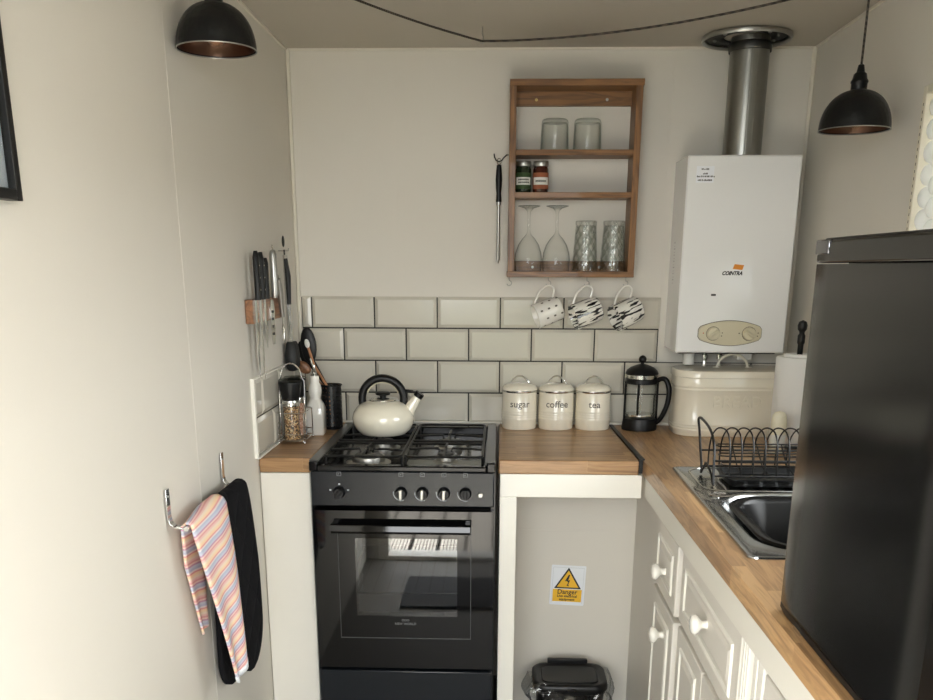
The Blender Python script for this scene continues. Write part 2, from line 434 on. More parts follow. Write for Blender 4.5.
def tag(o, label, cat=None, group=None, kind=None):
    if label: o['label'] = label
    if cat: o['category'] = cat
    if group: o['group'] = group
    if kind: o['kind'] = kind
    return o
def thing(name, label, cat, loc, group=None, rot=None):
    o = bpy.data.objects.new(name, None); COL.objects.link(o); o.location = loc; o.empty_display_size = .05
    if rot: o.rotation_euler = rot
    return tag(o, label, cat, group)
def dup(root, loc, label=None, rot=None):
    r = root.copy(); COL.objects.link(r); r.location = loc
    if rot is not None: r.rotation_euler = rot
    if label: r['label'] = label
    for ch in [o for o in bpy.data.objects if o.parent is root]:
        c = ch.copy(); COL.objects.link(c); c.parent = r
        for g in [o for o in bpy.data.objects if o.parent is ch]:
            d = g.copy(); COL.objects.link(d); d.parent = c
    return r
def struct(mb, name, m, **kw):
    o = mb.build(name, m, **kw); o['kind'] = 'structure'; return o
def rrect(x0, x1, y0, y1, r, n=6):
    out = []
    for cx, cy, a0 in ((x1-r, y0+r, -90), (x1-r, y1-r, 0), (x0+r, y1-r, 90), (x0+r, y0+r, 180)):
        for k in range(n+1):
            a = R(a0+90*k/n); out.append((cx+r*math.cos(a), cy+r*math.sin(a)))
    return out
def text(s, size, loc, parent, m, name='lettering', rot=(PI/2, 0, 0), ext=.0004, shear=0, bold=0, align='CENTER', sx=1):
    c = bpy.data.curves.new('t', 'FONT'); c.body = s; c.size = size; c.align_x = align; c.align_y = 'CENTER'
    c.extrude = ext; c.shear = shear; c.offset = bold; c.resolution_u = 3
    o = bpy.data.objects.new('t', c); COL.objects.link(o)
    dg = bpy.context.evaluated_depsgraph_get()
    me = bpy.data.meshes.new_from_object(o.evaluated_get(dg)); bpy.data.objects.remove(o)
    T = Matrix.Translation(Vector(loc)-wloc(parent)) @ Euler(rot).to_matrix().to_4x4() @ Matrix.Diagonal((sx, 1, 1, 1))
    me.transform(T); me.materials.clear(); me.materials.append(M[m])
    q = bpy.data.objects.new(name, me); COL.objects.link(q); q.parent = parent
    return q
def arc(c, r, a0, a1, n, plane='xz', ry=None):
    ry = ry or r; out = []
    for k in range(n+1):
        a = R(a0+(a1-a0)*k/n); p, q = r*math.cos(a), ry*math.sin(a)
        out.append({'xz': (c[0]+p, c[1], c[2]+q), 'yz': (c[0], c[1]+p, c[2]+q), 'xy': (c[0]+p, c[1]+q, c[2])}[plane])
    return out

# ------------------------------------------------------------------ room
XL, XR, ZC, YR = -.589, .983, 2.033, -2.65
b = MB().box(XL-.1, XR+.1, YR-.1, .1, -.06, 0); struct(b, 'floor', 'floor')
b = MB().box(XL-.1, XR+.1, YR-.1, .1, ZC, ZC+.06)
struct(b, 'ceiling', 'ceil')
b = MB().box(XL-.08, XL, YR-.1, 0, 0, ZC)
for y in (-1.09, -2.31): b.box(XL-.001, XL+.0005, y-.004, y, 0, ZC)
wl = struct(b, 'wall_left', 'wall')
b = MB().box(XL-.08, XR+.08, 0, .08, 0, ZC)
for x in (-.268, -.055, .57): b.box(x, x+.004, -.0012, .001, 1.32, ZC)
wb = struct(b, 'wall_back', 'wall')
WY0, WY1, WZ0, WZ1 = -1.60, -.82, 1.0, 1.785
b = MB().box(XR, XR+.08, YR-.1, WY0, 0, ZC).box(XR, XR+.08, WY1, 0, 0, ZC).box(XR, XR+.08, WY0, WY1, 0, WZ0).box(XR, XR+.08, WY0, WY1, WZ1, ZC)
wr = struct(b, 'wall_right', 'wall')
DX0, DX1, DZ = -.49, .52, 1.98
b = MB().box(XL, DX0, YR-.08, YR, 0, ZC).box(DX1, XR, YR-.08, YR, 0, ZC).box(DX0, DX1, YR-.08, YR, DZ, ZC)
struct(b, 'wall_rear', 'wall')
b = MB()
b.box(DX0-.04, DX0+.012, YR-.09, YR+.012, 0, DZ+.04).box(DX1-.012, DX1+.04, YR-.09, YR+.012, 0, DZ+.04).box(DX0+.012, DX1-.012, YR-.09, YR+.012, DZ-.012, DZ+.04)
struct(b, 'trim_1', 'bright_paint', bevel=.002)
b = MB().box(DX0, DX1, YR-.09, YR+.02, 0, .02); struct(b, 'trim_2', 'bright_paint', bevel=.003)
# corner beads
b = MB().box(XL, XL+.012, -.012, 0, .9, ZC); struct(b, 'trim_3', 'trim', bevel=.004)
b = MB().box(XR-.012, XR, -.012, 0, .9, ZC); struct(b, 'trim_4', 'trim', bevel=.004)
b = MB().box(XL, XR, -.006, 0, ZC-.006, ZC); struct(b, 'trim_5', 'trim')
b = MB().box(XL, XL+.006, YR, 0, ZC-.006, ZC); struct(b, 'trim_6', 'trim')
b = MB().box(XR-.006, XR, YR, 0, ZC-.006, ZC); struct(b, 'trim_7', 'trim')
# window on the right wall
b = MB()
b.box(XR-.012, XR+.07, WY1-.018, WY1, WZ0, WZ1).box(XR-.012, XR+.07, WY0, WY0+.018, WZ0, WZ1)
b.box(XR-.012, XR+.07, WY0+.018, WY1-.018, WZ1-.018, WZ1).box(XR-.012, XR+.07, WY0+.018, WY1-.018, WZ0, WZ0+.018)
win = struct(b, 'window_1', mat('cream_window_frame', (222, 216, 198), .5), bevel=.002)
MB().box(XR+.05, XR+.054, WY0+.018, WY1-.018, WZ0+.018, WZ1-.018).build('pane', 'glass', win)
# outside deck
t_d = MB()
for k in range(26):
    x = -1.9+k*.15
    t_d.box(x, x+.138, -5.4, YR-.1, -.16, -.06)
dk = struct(t_d, 'deck', mat('deck_board_base', (96, 90, 82), .8))
b = MB()
for k in range(26):
    x = -1.9+k*.15
    for j in range(7): b.box(x+.008+j*.0185, x+.019+j*.0185, -5.4, YR-.1, -.06, -.055)
b.build('board_ridges', 'deck', dk)
b = MB().box(-14, 14, -14, 8, -.26, -.165); struct(b, 'ground', mat('gravel_yard', (92, 90, 84), .9, vary=.2, vscale=3))
def unseen_hedge_bank(x0, x1, y0, y1, h, ax):
    def fn(u, v):
        a = u*(x1-x0)+x0; n = .12*math.sin(a*3.1)+.08*math.sin(a*7.7+v*5)+.05*math.sin(v*23+a*11)
        prof = [(y1, -.2), (y1+.1, h*.5), (y1+.15*(1 if y0 > y1 else -1), h*.85), ((y0+y1)/2, h), (y0, h*.8), (y0, -.2)]
        q = v*5; i = min(4, int(q)); f = q-i
        b_ = prof[i][0]*(1-f)+prof[i+1][0]*f+n; z = prof[i][1]*(1-f)+prof[i+1][1]*f+(n*.8 if 0 < q < 5 else 0)
        return (a, b_, z) if ax == 'x' else (b_, a, z)
    return MB().grid(fn, 90, 20)
b = MB().box(-1.0, 1.1, -4.1, YR-.09, 2.12, 2.17); struct(b, 'added_sky_canopy', 'bright_paint')  # canopy added outside, out of view, to block high sky over the doorway
hm_ = mat('unseen_hedge_leaves', (58, 76, 40), .9, vary=.4, vscale=14, bump=(30, 1, .05))  # unseen bank of leaves added to block low sky and darken reflections
b = unseen_hedge_bank(-9, 9, -10.2, -9.0, 1.1, 'x').build('unseen_hedge', hm_); tag(b, 'green leafy screen added unseen beyond the decking to block low sky', 'unseen_hedge', kind='stuff')

# ------------------------------------------------------------------ tiles
def tile_back(b, x0, x1, z0, z1, e=.0095):
    if x1-x0 < .03: e = min(e, (x1-x0)/3)
    y0, y1 = -.003, -.0095
    o = [(x0, y0, z0), (x1, y0, z0), (x1, y0, z1), (x0, y0, z1)]
    i = [(x0+e, y1, z0+e), (x1-e, y1, z0+e), (x1-e, y1, z1-e), (x0+e, y1, z1-e)]
    p = [(a[0], 0, a[2]) for a in o]
    b.loft([p, o, i], False, True)
TX, G, TZ, H = -.5438, .2025, 1.2184, .1035
b = MB(); g = .0022
rows = [(TZ, TZ+.0985, 0, .573), (TZ-H, TZ, .5, .573), (TZ-2*H, TZ-H, 0, XR-.013), (.912, TZ-2*H, .5, XR-.013)]
for z0, z1, sh, xe in rows:
    for i in range(-2, 9):
        x0, x1 = TX+(i+sh)*G, TX+(i+1+sh)*G
        x0, x1 = max(x0, XL+.013), min(x1, xe)
        if x1-x0 < .012: continue
        tile_back(b, x0+g, x1-g if x1 < xe else x1, z0+g, z1-g if z1 < 1.31 else z1)
tb = b.build('wall_tiles', 'tile', wb, ang=20)
b = MB().box(XL+.013, .571, -.0025, 0, TZ-H, TZ+.0965).box(XL+.013, XR-.013, -.0025, 0, .912, TZ-H); b.build('grout', 'grout', wb)
b = MB().box(XL+.012, XR-.012, -.012, -.001, .9105, .9175).build('sealant', 'caulk', wb, bevel=.003)
b = MB(); Xw = XL
def tile_left(b, y0, y1, z0, z1, e=.011):
    x0, x1 = Xw+.003, Xw+.0085
    e = min(e, (y1-y0)/3)
    o = [(x0, y0, z0), (x0, y1, z0), (x0, y1, z1), (x0, y0, z1)]
    i = [(x1, y0+e, z0+e), (x1, y1-e, z0+e), (x1, y1-e, z1-e), (x1, y0+e, z1-e)]
    b.loft([[(Xw, p[1], p[2]) for p in o], o, i], False, True)
for z0, z1, ys in ((1.019, 1.121, [-.625, -.545, -.343, -.14, -.013]), (.916, 1.016, [-.625, -.43, -.228, -.026, -.013])):
    for a, c in zip(ys[:-1], ys[1:]): tile_left(b, a+.0015, c-.0015, z0+.001, z1)
b.build('wall_tiles', 'tile', wl, ang=20)
MB().box(Xw, Xw+.0022, -.625, -.013, .916, 1.0185).build('grout', 'grout', wl)
b = MB().box(Xw, Xw+.010, -.634, -.6252, .913, 1.126).box(Xw, Xw+.0095, -.6252, -.013, 1.1212, 1.1255).box(Xw, Xw+.012, -.6252, -.013, .911, .9155)
b.build('sealant', 'caulk', wl, bevel=.001)

# ------------------------------------------------------------------ worktops
o = MB().box(XL+.002, -.447, -.6, -.003, .870, .91).build('worktop', 'oak_x', bevel=.003)
tag(recenter(o, (-.52, -.3, .87)), 'narrow oak worktop piece between the left wall and the cooker', 'worktop')
o = MB().prism([(.064, -.6), (.440, -.6), (.4405, -.575), (.426, -.003), (.064, -.003)], .872, .91).build('worktop', 'oak_x', bevel=.003)
tag(recenter(o, (.25, -.3, .87)), 'short oak worktop under the sugar, coffee and tea canisters', 'worktop')
def ex(y): return .455+(-.56-y)*.0155      # front edge of the long worktop
SX0, SX1, SY0, SY1 = .511, .955, -1.457, -.677   # sink outline
YE = -2.45
HX0, HX1, HY0, HY1 = .527, .94, -1.435, -.70      # cut out for the sink
b = MB()
b.prism([(.4375, -.003), (.4525, -.57), (ex(HY1), HY1), (XR-.002, HY1), (XR-.002, -.003)], .87, .91)
b.prism([(ex(HY1), HY1), (ex(HY0), HY0), (HX0, HY0), (HX0, HY1)], .87, .91)
b.prism([(HX1, HY1), (HX1, HY0), (XR-.002, HY0), (XR-.002, HY1)], .87, .91)
b.prism([(ex(HY0), HY0), (ex(YE), YE), (XR-.002, YE), (XR-.002, HY0)], .87, .91)
o = b.build('worktop', 'oak_y')
# rounded nose along the long edge
nose = [Vector((ex(y)+.004, y, .906)) for y in (-.56, YE)]
MB().tube([(ex(-.56)+.0042, -.56, .9055), (ex(YE)+.0042, YE, .9055)], .0047, 10).build('rounded_edge', 'oak_y', o)
tag(o, 'long oak worktop along the right wall with the inset sink', 'worktop')
o = MB().prism([(.4265, -.004), (.4372, -.004), (.4575, -.585), (.4425, -.585)], .9101, .913).box(.4415, .4525, -.5865, -.5775, .874, .9101).build('joint_strip', 'black_plastic')
tag(o, 'black metal jointing strip between the two oak worktops', 'strip')

# ------------------------------------------------------------------ left filler cabinet
t = thing('filler_panel', 'narrow cream panel below the worktop left of the cooker', 'panel', (-.52, -.59, 0))
MB().box(XL+.002, -.450, -.596, -.578, 0, .868).build('panel', 'cream_paint', t, bevel=.0015)
MB().box(-.468, -.450, -.577, -.01, 0, .868).build('side_panel', 'cream_paint', t)

# ------------------------------------------------------------------ cooker
cx0, cx1 = -.441, .056
t = thing('gas_cooker', 'black freestanding gas cooker with four burners and glass oven door', 'cooker', (-.19, -.33, 0))
YF = -.648
b = MB()
b.box(cx0, cx0+.012, -.63, -.045, .03, .89).box(cx1-.012, cx1, -.63, -.045, .03, .89).box(cx0, cx1, -.06, -.045, .03, .89)
b.box(cx0+.012, cx1-.012, -.60, -.06, .30, .315).box(cx0+.012, cx1-.012, -.60, -.06, .77, .785)
b.build('body', 'black_enamel', t)
b = MB()   # hob tray
b.box(cx0+.02, cx1-.02, -.64, -.045, .872, .886)
b.box(cx0, cx0+.024, -.655, -.045, .885, .912).box(cx1-.024, cx1, -.655, -.045, .885, .912)
b.box(cx0+.024, cx1-.024, -.075, -.045, .885, .910)
b.box(cx0+.024, cx1-.024, -.660, -.632, .887, .903)
b.build('hob', 'black_enamel', t, bevel=.004)
for xx in (cx0+.001, cx1-.027): MB().box(xx, xx+.026, -.652, -.04, .9122, .9155).build('side_trim', mat('dark_grey_trim', (74, 74, 72), .3), t, bevel=.001)
# wells under the burners
pan = MB()
pan.box(-.19, .02, -.628, -.5, .8861, .8885).build('drip_plate', 'steel_sat', t, bevel=.001)
burn = [(-.297, -.535, .046), (-.285, -.315, .040), (-.084, -.515, .027), (-.082, -.300, .036)]
for i, (x, y, r) in enumerate(burn):
    bb = MB().lathe([(r*1.35, .8862), (r*1.35, .889), (r*1.2, .891), (r*1.0, .892), (r, .903), (r*.98, .9055), (r*.8, .9065), (r*.01, .9065)], (x, y, 0), 36, cap1=False).build('burner', 'alu', t)
    MB().lathe([(r*.84, .9066), (r*.84, .910), (r*.78, .9115), (r*.2, .912), (.0004, .912)], (x, y, 0), 32).build('burner_cap', mat('grey_burner_cap', (70, 70, 68), .35, .6), bb)
# pan supports
for gx0, gx1 in ((-.405, -.198), (-.188, .020)):
    b = MB(); z = .921
    ring = [(gx0, -.625, z), (gx1, -.625, z), (gx1, -.10, z), (gx0, -.10, z)]
    pts = [(a, c, z) for a, c in rrect(gx0, gx1, -.622, -.10, .018, 4)]
    b.tube(pts, .0036, 6, closed=True)
    b.tube([(gx0, -.39, z), (gx1, -.39, z)], .004, 6).tube([(gx0, -.43, z), (gx1, -.43, z)], .004, 6)
    mx = (gx0+gx1)/2
    for yb in (-.535 if gx0 < -.3 else -.515, -.31):
        for dx, dy in ((1, 0), (-1, 0), (0, 1), (0, -1)):
            e = (gx1 if dx > 0 else gx0, yb) if dx else (mx, yb+dy*(.105 if dy*(yb+.4) > 0 else .09))
            if dx: p1 = (e[0], yb, z)
            else: p1 = (mx, max(-.622, min(-.10, e[1] if abs(e[1]+.41) > .035 else -.43 if yb < -.4 else -.39)), z)
            p2 = (mx+dx*.02, yb+dy*.02, z+.004)
            b.tube([p1, ((p1[0]+p2[0])/2, (p1[1]+p2[1])/2, z+.003), p2, (p2[0]-dx*.004, p2[1]-dy*.004, z-.006)], .0036, 6)
    for fx in (gx0, gx1):
        for fy in (-.60, -.12): b.tube([(fx, fy, z), (fx, fy, .887)], .004, 6)
    b.build('pan_support', 'black_iron', t)
# control panel
b = MB().box(cx0+.003, cx1-.003, YF, -.60, .789, .886); b.build('control_panel', 'black_panel', t, bevel=.004)
def knob(x, z, a, silver):
    k = MB().lathe([(.0165, YF), (.0165, YF-.004), (.0145, YF-.007), (.0135, YF-.016), (.0125, YF-.018), (.0003, YF-.018)], (x, 0, z), 28, 'y')
    k = k.build('control_knob', 'black_plastic', t)
    b = MB(); b.T = Matrix.Translation((x, YF-.02, z)) @ Matrix.Rotation(a, 4, 'Y')
    b.box(-.0045, .0045, -.008, .004, -.0135, .0135)
    b.build('grip', 'steel_sat' if silver else 'black_plastic', k, bevel=.002)
    if x > -.3:
        pts = [(x+.021*math.cos(q), YF-.0004, z+.021*math.sin(q)) for q in [R(170+i*9) for i in range(14)]]
        MB().tube(pts, .0011, 4).build('dial_mark', 'text_pale', k)
    else:
        for dx, dz in ((-.024, .006), (.024, .006), (0, .022)): MB().box(x+dx-.0025, x+dx+.0025, YF-.0006, YF+.001, z+dz-.002, z+dz+.002).build('dial_mark', 'text_pale', k)
    b = MB(); zz = z+.050
    b.box(x-.006, x+.006, YF-.0006, YF+.001, zz-.0055, zz-.0043).box(x-.006, x+.006, YF-.0006, YF+.001, zz+.0043, zz+.0055)
    b.box(x-.006, x-.0048, YF-.0006, YF+.001, zz-.0043, zz+.0043).box(x+.0048, x+.006, YF-.0006, YF+.001, zz-.0043, zz+.0043)
    b.box(x-.003, x+.001, YF-.0006, YF+.001, zz-.001, zz+.001)
    b.build('burner_symbol', 'text_dim', k)
for x, a, s_ in ((-.362, R(35), 0), (-.196, 0, 1), (-.139, R(2), 1), (-.081, R(4), 1), (-.024, 0, 0)): knob(x, .828, a, s_)
MB().lathe([(.007, YF), (.007, YF-.006), (.005, YF-.008), (.0003, YF-.008)], (.016, 0, .824), 16, 'y').build('ignition_button', 'steel_sat', t)
# oven door
d0, d1, dz0, dz1 = cx0+.004, cx1-.004, .318, .777
wx0, wx1, wz0, wz1 = -.325, -.046, .475, .700
b = MB()
b.box(d0, wx0, YF, -.615, dz0, dz1).box(wx1, d1, YF, -.615, dz0, dz1).box(wx0, wx1, YF, -.615, dz0, wz0).box(wx0, wx1, YF, -.615, wz1, dz1)
door = b.build('oven_door', 'black_gloss', t)
MB().box(wx0, wx1, YF+.0005, YF+.004, wz0, wz1).build('glass_pane', 'oven_glass', door)
b = MB(); x0, x1, z0, z1 = -.372, -.008, .408, .722
b.box(x0, x1, YF-.0012, YF, z0, z0+.0022).box(x0, x0+.0012, YF-.0008, YF, z0, z1).box(x1-.0012, x1, YF-.0008, YF, z0, z1)
b.build('window_border', mat('dark_grey_line', (70, 72, 74), .4), door)
b = MB().prism([(YF-.036, .722), (YF-.040, .730), (YF-.036, .746), (YF-.022, .748), (YF-.018, .740), (YF-.024, .728)], -.385, -.008, 'x')
b.box(-.383, -.368, YF-.022, YF, .730, .747).box(-.025, -.010, YF-.022, YF, .730, .747)
b.build('door_handle', 'black_gloss', door, bevel=.002)
text('NEW WORLD', .0095, (-.19, YF-.0003, .452), door, 'text_dim')
b = MB()
for k in (-1, 0, 1): b.tube([(-.19+k*.007+.003*math.cos(a), YF-.0004, .463+.0026*math.sin(a)) for a in [i*PI/6 for i in range(12)]], .0006, 4, closed=True)
b.build('emblem', 'text_dim', door)
# oven cavity
b = MB(); c0, c1, cz0, cz1 = -.39, .012, .34, .745
b.box(c0, c1, -.10, -.095, cz0, cz1).box(c0-.004, c0, -.61, -.095, cz0, cz1).box(c1, c1+.004, -.61, -.095, cz0, cz1)
b.box(c0, c1, -.61, -.095, cz0-.004, cz0).box(c0, c1, -.61, -.095, cz1, cz1+.004)
b.build('oven_cavity', mat('oven_enamel', (92, 96, 102), .3), t)
b = MB()
for k in range(10): b.tube([(c0+.02+k*.04, -.585, .52), (c0+.02+k*.04, -.12, .52)], .0018, 6)
b.tube([(c0+.004, -.585, .52), (c1-.004, -.585, .52)], .0028, 6).tube([(c0+.004, -.12, .52), (c1-.004, -.12, .52)], .0025, 6)
b.build('oven_rack', 'steel', t)
for x in (c0+.006, c1-.006):
    b = MB()
    for zz in (.42, .50, .58, .66): b.tube([(x, -.56, zz), (x, -.13, zz)], .0022, 6)
    b.build('shelf_runner', 'steel_sat', t)
b = MB().box(d0, d1, YF, -.62, .085, .309)
dr = b.build('storage_drawer', 'black_panel', t, bevel=.004)
MB().box(cx0+.02, cx1-.02, -.60, -.58, 0, .08).build('plinth', 'black_plastic', t)

# ------------------------------------------------------------------ kettle
KX, KY, KZ = -.281, -.314, .9285
t = thing('kettle', 'cream enamel whistling kettle with black loop handle on the rear left burner', 'kettle', (KX, KY, KZ))
prof = [(.0005, 0), (.060, 0), (.070, .004), (.082, .017), (.0905, .035), (.092, .050), (.088, .066), (.078, .081), (.062, .093), (.045, .099), (.040, .1005), (.0005, .1005)]
MB().lathe(prof, (KX, KY, KZ), 48).build('body', 'kettle_enamel', t, ang=60)
ld = MB().lathe([(.041, .1005), (.041, .103), (.036, .106), (.02, .1085), (.0005, .109)], (KX, KY, KZ), 40).build('lid', 'steel', t)
MB().lathe([(.009, .108), (.010, .114), (.021, .1165), (.023, .121), (.019, .125), (.0005, .126)], (KX, KY, KZ), 28).build('lid_knob', 'black_plastic', ld)
pts = arc((KX, KY, KZ+.105), .062, -22, 202, 26, 'xz', .060)
MB().tube(pts, .0118, 12).build('handle', 'black_plastic', t)
MB().tube(arc((KX, KY, KZ+.107), .0490, 20, 160, 16, 'xz', .0470), .0032, 8).build('handle_lining', 'cream_plastic', t)
sp0 = Vector((KX+.070, KY, KZ+.062)); sp1 = Vector((KX+.104, KY, KZ+.112))
MB().tube([sp0, sp0.lerp(sp1, .5), sp1], .018, 20, rfun=lambda q: .022-.010*q).build('spout', 'kettle_enamel', t)
dv = (sp1-sp0).normalized()
MB().tube([sp1-dv*.002, sp1+dv*.012], .014, 16).tube([sp1+dv*.006, (KX+.085, KY, KZ+.128), (KX+.064, KY, KZ+.130)], .004, 8).build('whistle_cap', 'black_plastic', t)

# ------------------------------------------------------------------ canisters
def canister(x, word):
    t = thing('canister', 'cream enamel canister lettered %s with steel rim' % word, 'canister', (x, -.071, .91), 'cream kitchen canisters')
    r = .0555; c = (x, -.071, .91)
    prof = [(.0005, 0), (r-.002, 0), (r, .003)]
    for k in range(4): z = .030+k*.008; prof += [(r, z), (r+.0016, z+.004), (r, z+.0078)]
    prof += [(r, .118), (r-.003, .119), (.0005, .119)]
    MB().lathe(prof, c, 44).build('body', 'cream_enamel', t, ang=60)
    MB().lathe([(r+.0005, .117), (r+.0015, .1185), (r+.0015, .122), (r, .1235), (.001, .1235)], c, 44).build('steel_rim', 'chrome', t)
    ld = MB().lathe([(r+.001, .1236), (r+.0005, .130), (r-.006, .137), (r-.02, .142), (.02, .144), (.0005, .1445)], c, 44).build('lid', 'cream_enamel', t, ang=60)
    pts = [(x-.036, -.071, .91+.1385), (x-.030, -.071, .91+.142), (x-.022, -.071, .91+.154), (x-.010, -.071, .91+.164), (x, -.071, .91+.166), (x+.010, -.071, .91+.164), (x+.022, -.071, .91+.154), (x+.030, -.071, .91+.142), (x+.036, -.071, .91+.1385)]
    MB().tube(smooth(pts, 3), .0026, 8).build('lid_handle', 'chrome', ld)
    # lettering wrapped on the body
    q = text(word, .030, (x, -.071-r, .992), t, 'text_grey', ext=.0003, bold=.0003)
    for v in q.data.vertices:
        a = v.co.x/r; d = r+.0006+(v.co.y+r)*-1*.2
        v.co.x, v.co.y = d*math.sin(a), -d*math.cos(a)
    return t
for x, wd in ((.129, 'sugar'), (.2465, 'coffee'), (.3645, 'tea')): canister(x, wd)

# ------------------------------------------------------------------ cafetiere
PX, PY, PZ = .514, -.079, .91
t = thing('cafetiere', 'glass cafetiere with black frame and handle beside the canisters', 'cafetiere', (PX, PY, PZ))
c = (PX, PY, PZ)
MB().lathe([(.0005, 0), (.055, 0), (.056, .006), (.053, .03), (.0515, .036), (.044, .036), (.0005, .03)], c, 40).build('base', 'black_plastic', t)
MB().lathe([(.0465, .032), (.0475, .05), (.0475, .165), (.050, .170)], c, 40, cap0=False, cap1=False).build('glass_beaker', 'glass', t)
MB().lathe([(.0505, .146), (.0525, .148), (.0525, .160), (.0505, .162), (.0485, .160), (.0485, .148), (.0505, .146)], c, 40, cap0=False, cap1=False).build('top_band', 'black_plastic', t)
for a in (192, 350, 90):
    q = R(a); MB().tube([(PX+.0515*math.cos(q), PY+.0515*math.sin(q), PZ+.03), (PX+.0515*math.cos(q), PY+.0515*math.sin(q), PZ+.155)], .004, 6).build('strut', 'black_plastic', t)
MB().lathe([(.0005, .045), (.0455, .045), (.0455, .050), (.0005, .051)], c, 32).lathe([(.0025, .05), (.0025, .205)], c, 8).build('plunger', 'steel', t)
ld = MB().lathe([(.047, .160), (.047, .174)], c, 40, cap0=False, cap1=False).build('steel_collar', 'steel', t)
ld = MB().lathe([(.050, .174), (.052, .178), (.048, .187), (.036, .197), (.018, .204), (.006, .207), (.005, .212), (.0005, .212)], c, 40).build('lid', 'black_plastic', t)
MB().sphere((PX, PY, PZ+.221), .0125).build('plunger_knob', 'black_plastic', ld)
pts = [(PX+.045, PY-.01, PZ+.154), (PX+.062, PY-.018, PZ+.163), (PX+.074, PY-.024, PZ+.158), (PX+.082, PY-.028, PZ+.138), (PX+.084, PY-.029, PZ+.115), (PX+.080, PY-.028, PZ+.082), (PX+.070, PY-.024, PZ+.052), (PX+.060, PY-.018, PZ+.032), (PX+.05, PY-.012, PZ+.022)]
MB().tube(smooth(pts), .0075, 10, rfun=lambda q: .0085-.002*abs(q-.4)).build('handle', 'black_plastic', t)
MB().box(PX-.054, PX-.045, PY-.008, PY+.008, PZ+.163, PZ+.176).build('spout_lip', 'glass', t)

# ------------------------------------------------------------------ bread bin
t = thing('bread_bin', 'cream enamel bread bin with embossed lettering and arched lid handle', 'bread bin', (.785, -.118, .91))
bx0, bx1, by0, by1 = .607, .963, -.218, -.022
def bring(d, z, r=.07): return [(a, c_, z) for a, c_ in rrect(bx0-d, bx1+d, by0-d, by1+d, r+d, 10)]
rings = [bring(-.004, .91), bring(-.001, .913)]
for z in (.926, .934, .942): rings += [bring(0, z), bring(.0018, z+.003), bring(.0018, z+.005), bring(0, z+.008)]
for z in (1.048, 1.058): rings += [bring(0, z), bring(.0018, z+.003), bring(.0018, z+.005), bring(0, z+.008)]
rings += [bring(0, 1.09)]
MB().loft(rings).build('body', 'cream_enamel', t, ang=50)
rings = [bring(.001, 1.088), bring(.004, 1.089), bring(.004, 1.104), bring(.001, 1.109), bring(-.012, 1.111), bring(-.04, 1.112)]
ld = MB().loft(rings).build('lid', 'cream_enamel', t, ang=50)
b = MB().tube([(.736, -.12, 1.112)]+arc((.785, -.12, 1.114), .046, 175, 5, 16, 'xz', .038)+[(.834, -.12, 1.112)], .0042, 8)
b.sphere((.735, -.12, 1.1125), .008, 1.4, 1, .3).sphere((.835, -.12, 1.1125), .008, 1.4, 1, .3)
b.build('lid_handle', 'cream_enamel', ld)
text('BREAD', .047, (.787, by0-.0008, 1.016), t, 'cream_enamel', name='embossed_lettering', ext=.002, bold=.0004, sx=1.05)

# ------------------------------------------------------------------ boiler
t = thing('water_heater', 'white wall mounted gas water heater with cream dial panel', 'water heater', (.75, 0, 1.16))
B0, B1, BZ0, BZ1, BY = .592, .915, 1.163, 1.716, -.2
b = MB().loft([[(B0, -.003, BZ0), (B1, -.003, BZ0), (B1, -.003, BZ1), (B0, -.003, BZ1)],
               [(B0, -.05, BZ0), (B1, -.05, BZ0), (B1, -.05, BZ1), (B0, -.05, BZ1)],
               [(B0, BY+.004, BZ0), (B1, BY+.004, BZ0), (B1, BY+.004, BZ1), (B0, BY+.004, BZ1)],
               [(B0+.004, BY, BZ0+.004), (B1-.004, BY, BZ0+.004), (B1-.004, BY, BZ1-.004), (B0+.004, BY, BZ1-.004)]])
b.build('casing', 'white_enamel', t, bevel=.003)
pc = (.749, 1.221); pw, ph = .093, .036
def barrel(w, h):
    pts = []
    for k in range(13): u = -1+2*k/12; pts.append((pc[0]+u*w*.93, pc[1]+h*(1-.45*u*u)))
    pts.append((pc[0]+w, pc[1]+h*.3)); pts.append((pc[0]+w, pc[1]-h*.3))
    for k in range(13): u = 1-2*k/12; pts.append((pc[0]+u*w*.93, pc[1]-h*(1-.45*u*u)))
    pts.append((pc[0]-w, pc[1]-h*.3)); pts.append((pc[0]-w, pc[1]+h*.3))
    return pts
cp = MB().prism(barrel(pw, ph), BY-.006, BY+.001, 'y').build('dial_panel', 'cream_plastic', t, bevel=.002)
MB().prism(barrel(pw+.0016, ph+.0016), BY-.0012, BY+.001, 'y').build('panel_gap', 'text_grey', t)
for kx in (-.050, .056):
    kk = MB().lathe([(.0195, BY-.006), (.0195, BY-.009), (.0185, BY-.0105), (.0185, BY-.016), (.0165, BY-.018), (.0003, BY-.018)], (pc[0]+kx, 0, pc[1]-.001), 32, 'y').build('dial_knob', 'cream_plastic', cp)
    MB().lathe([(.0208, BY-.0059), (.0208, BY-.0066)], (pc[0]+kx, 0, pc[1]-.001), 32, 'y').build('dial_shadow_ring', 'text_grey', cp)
    b = MB(); b.T = Matrix.Translation((pc[0]+kx, BY-.021, pc[1]-.001)) @ Matrix.Rotation(R(-38 if kx < 0 else 35), 4, 'Y')
    b.box(-.016, .016, -.004, .004, -.005, .005); b.build('grip', 'cream_plastic', kk, bevel=.0035)
    for dx, dz, m_ in ((-.029, 0, 'red' if kx < 0 else 'text_dark'), (.027, .001, 'text_grey'), (.0255, -.008, 'text_grey')):
        MB().lathe([(.0018, BY-.0059), (.0018, BY-.0066)], (pc[0]+kx+dx, 0, pc[1]+dz), 10, 'y').build('dial_mark', m_, cp)
lg = text('COINTRA', .0148, (.7415, BY-.0006, 1.3925), t, 'text_dark', name='logo_lettering', shear=.35, bold=.0007, sx=.9)
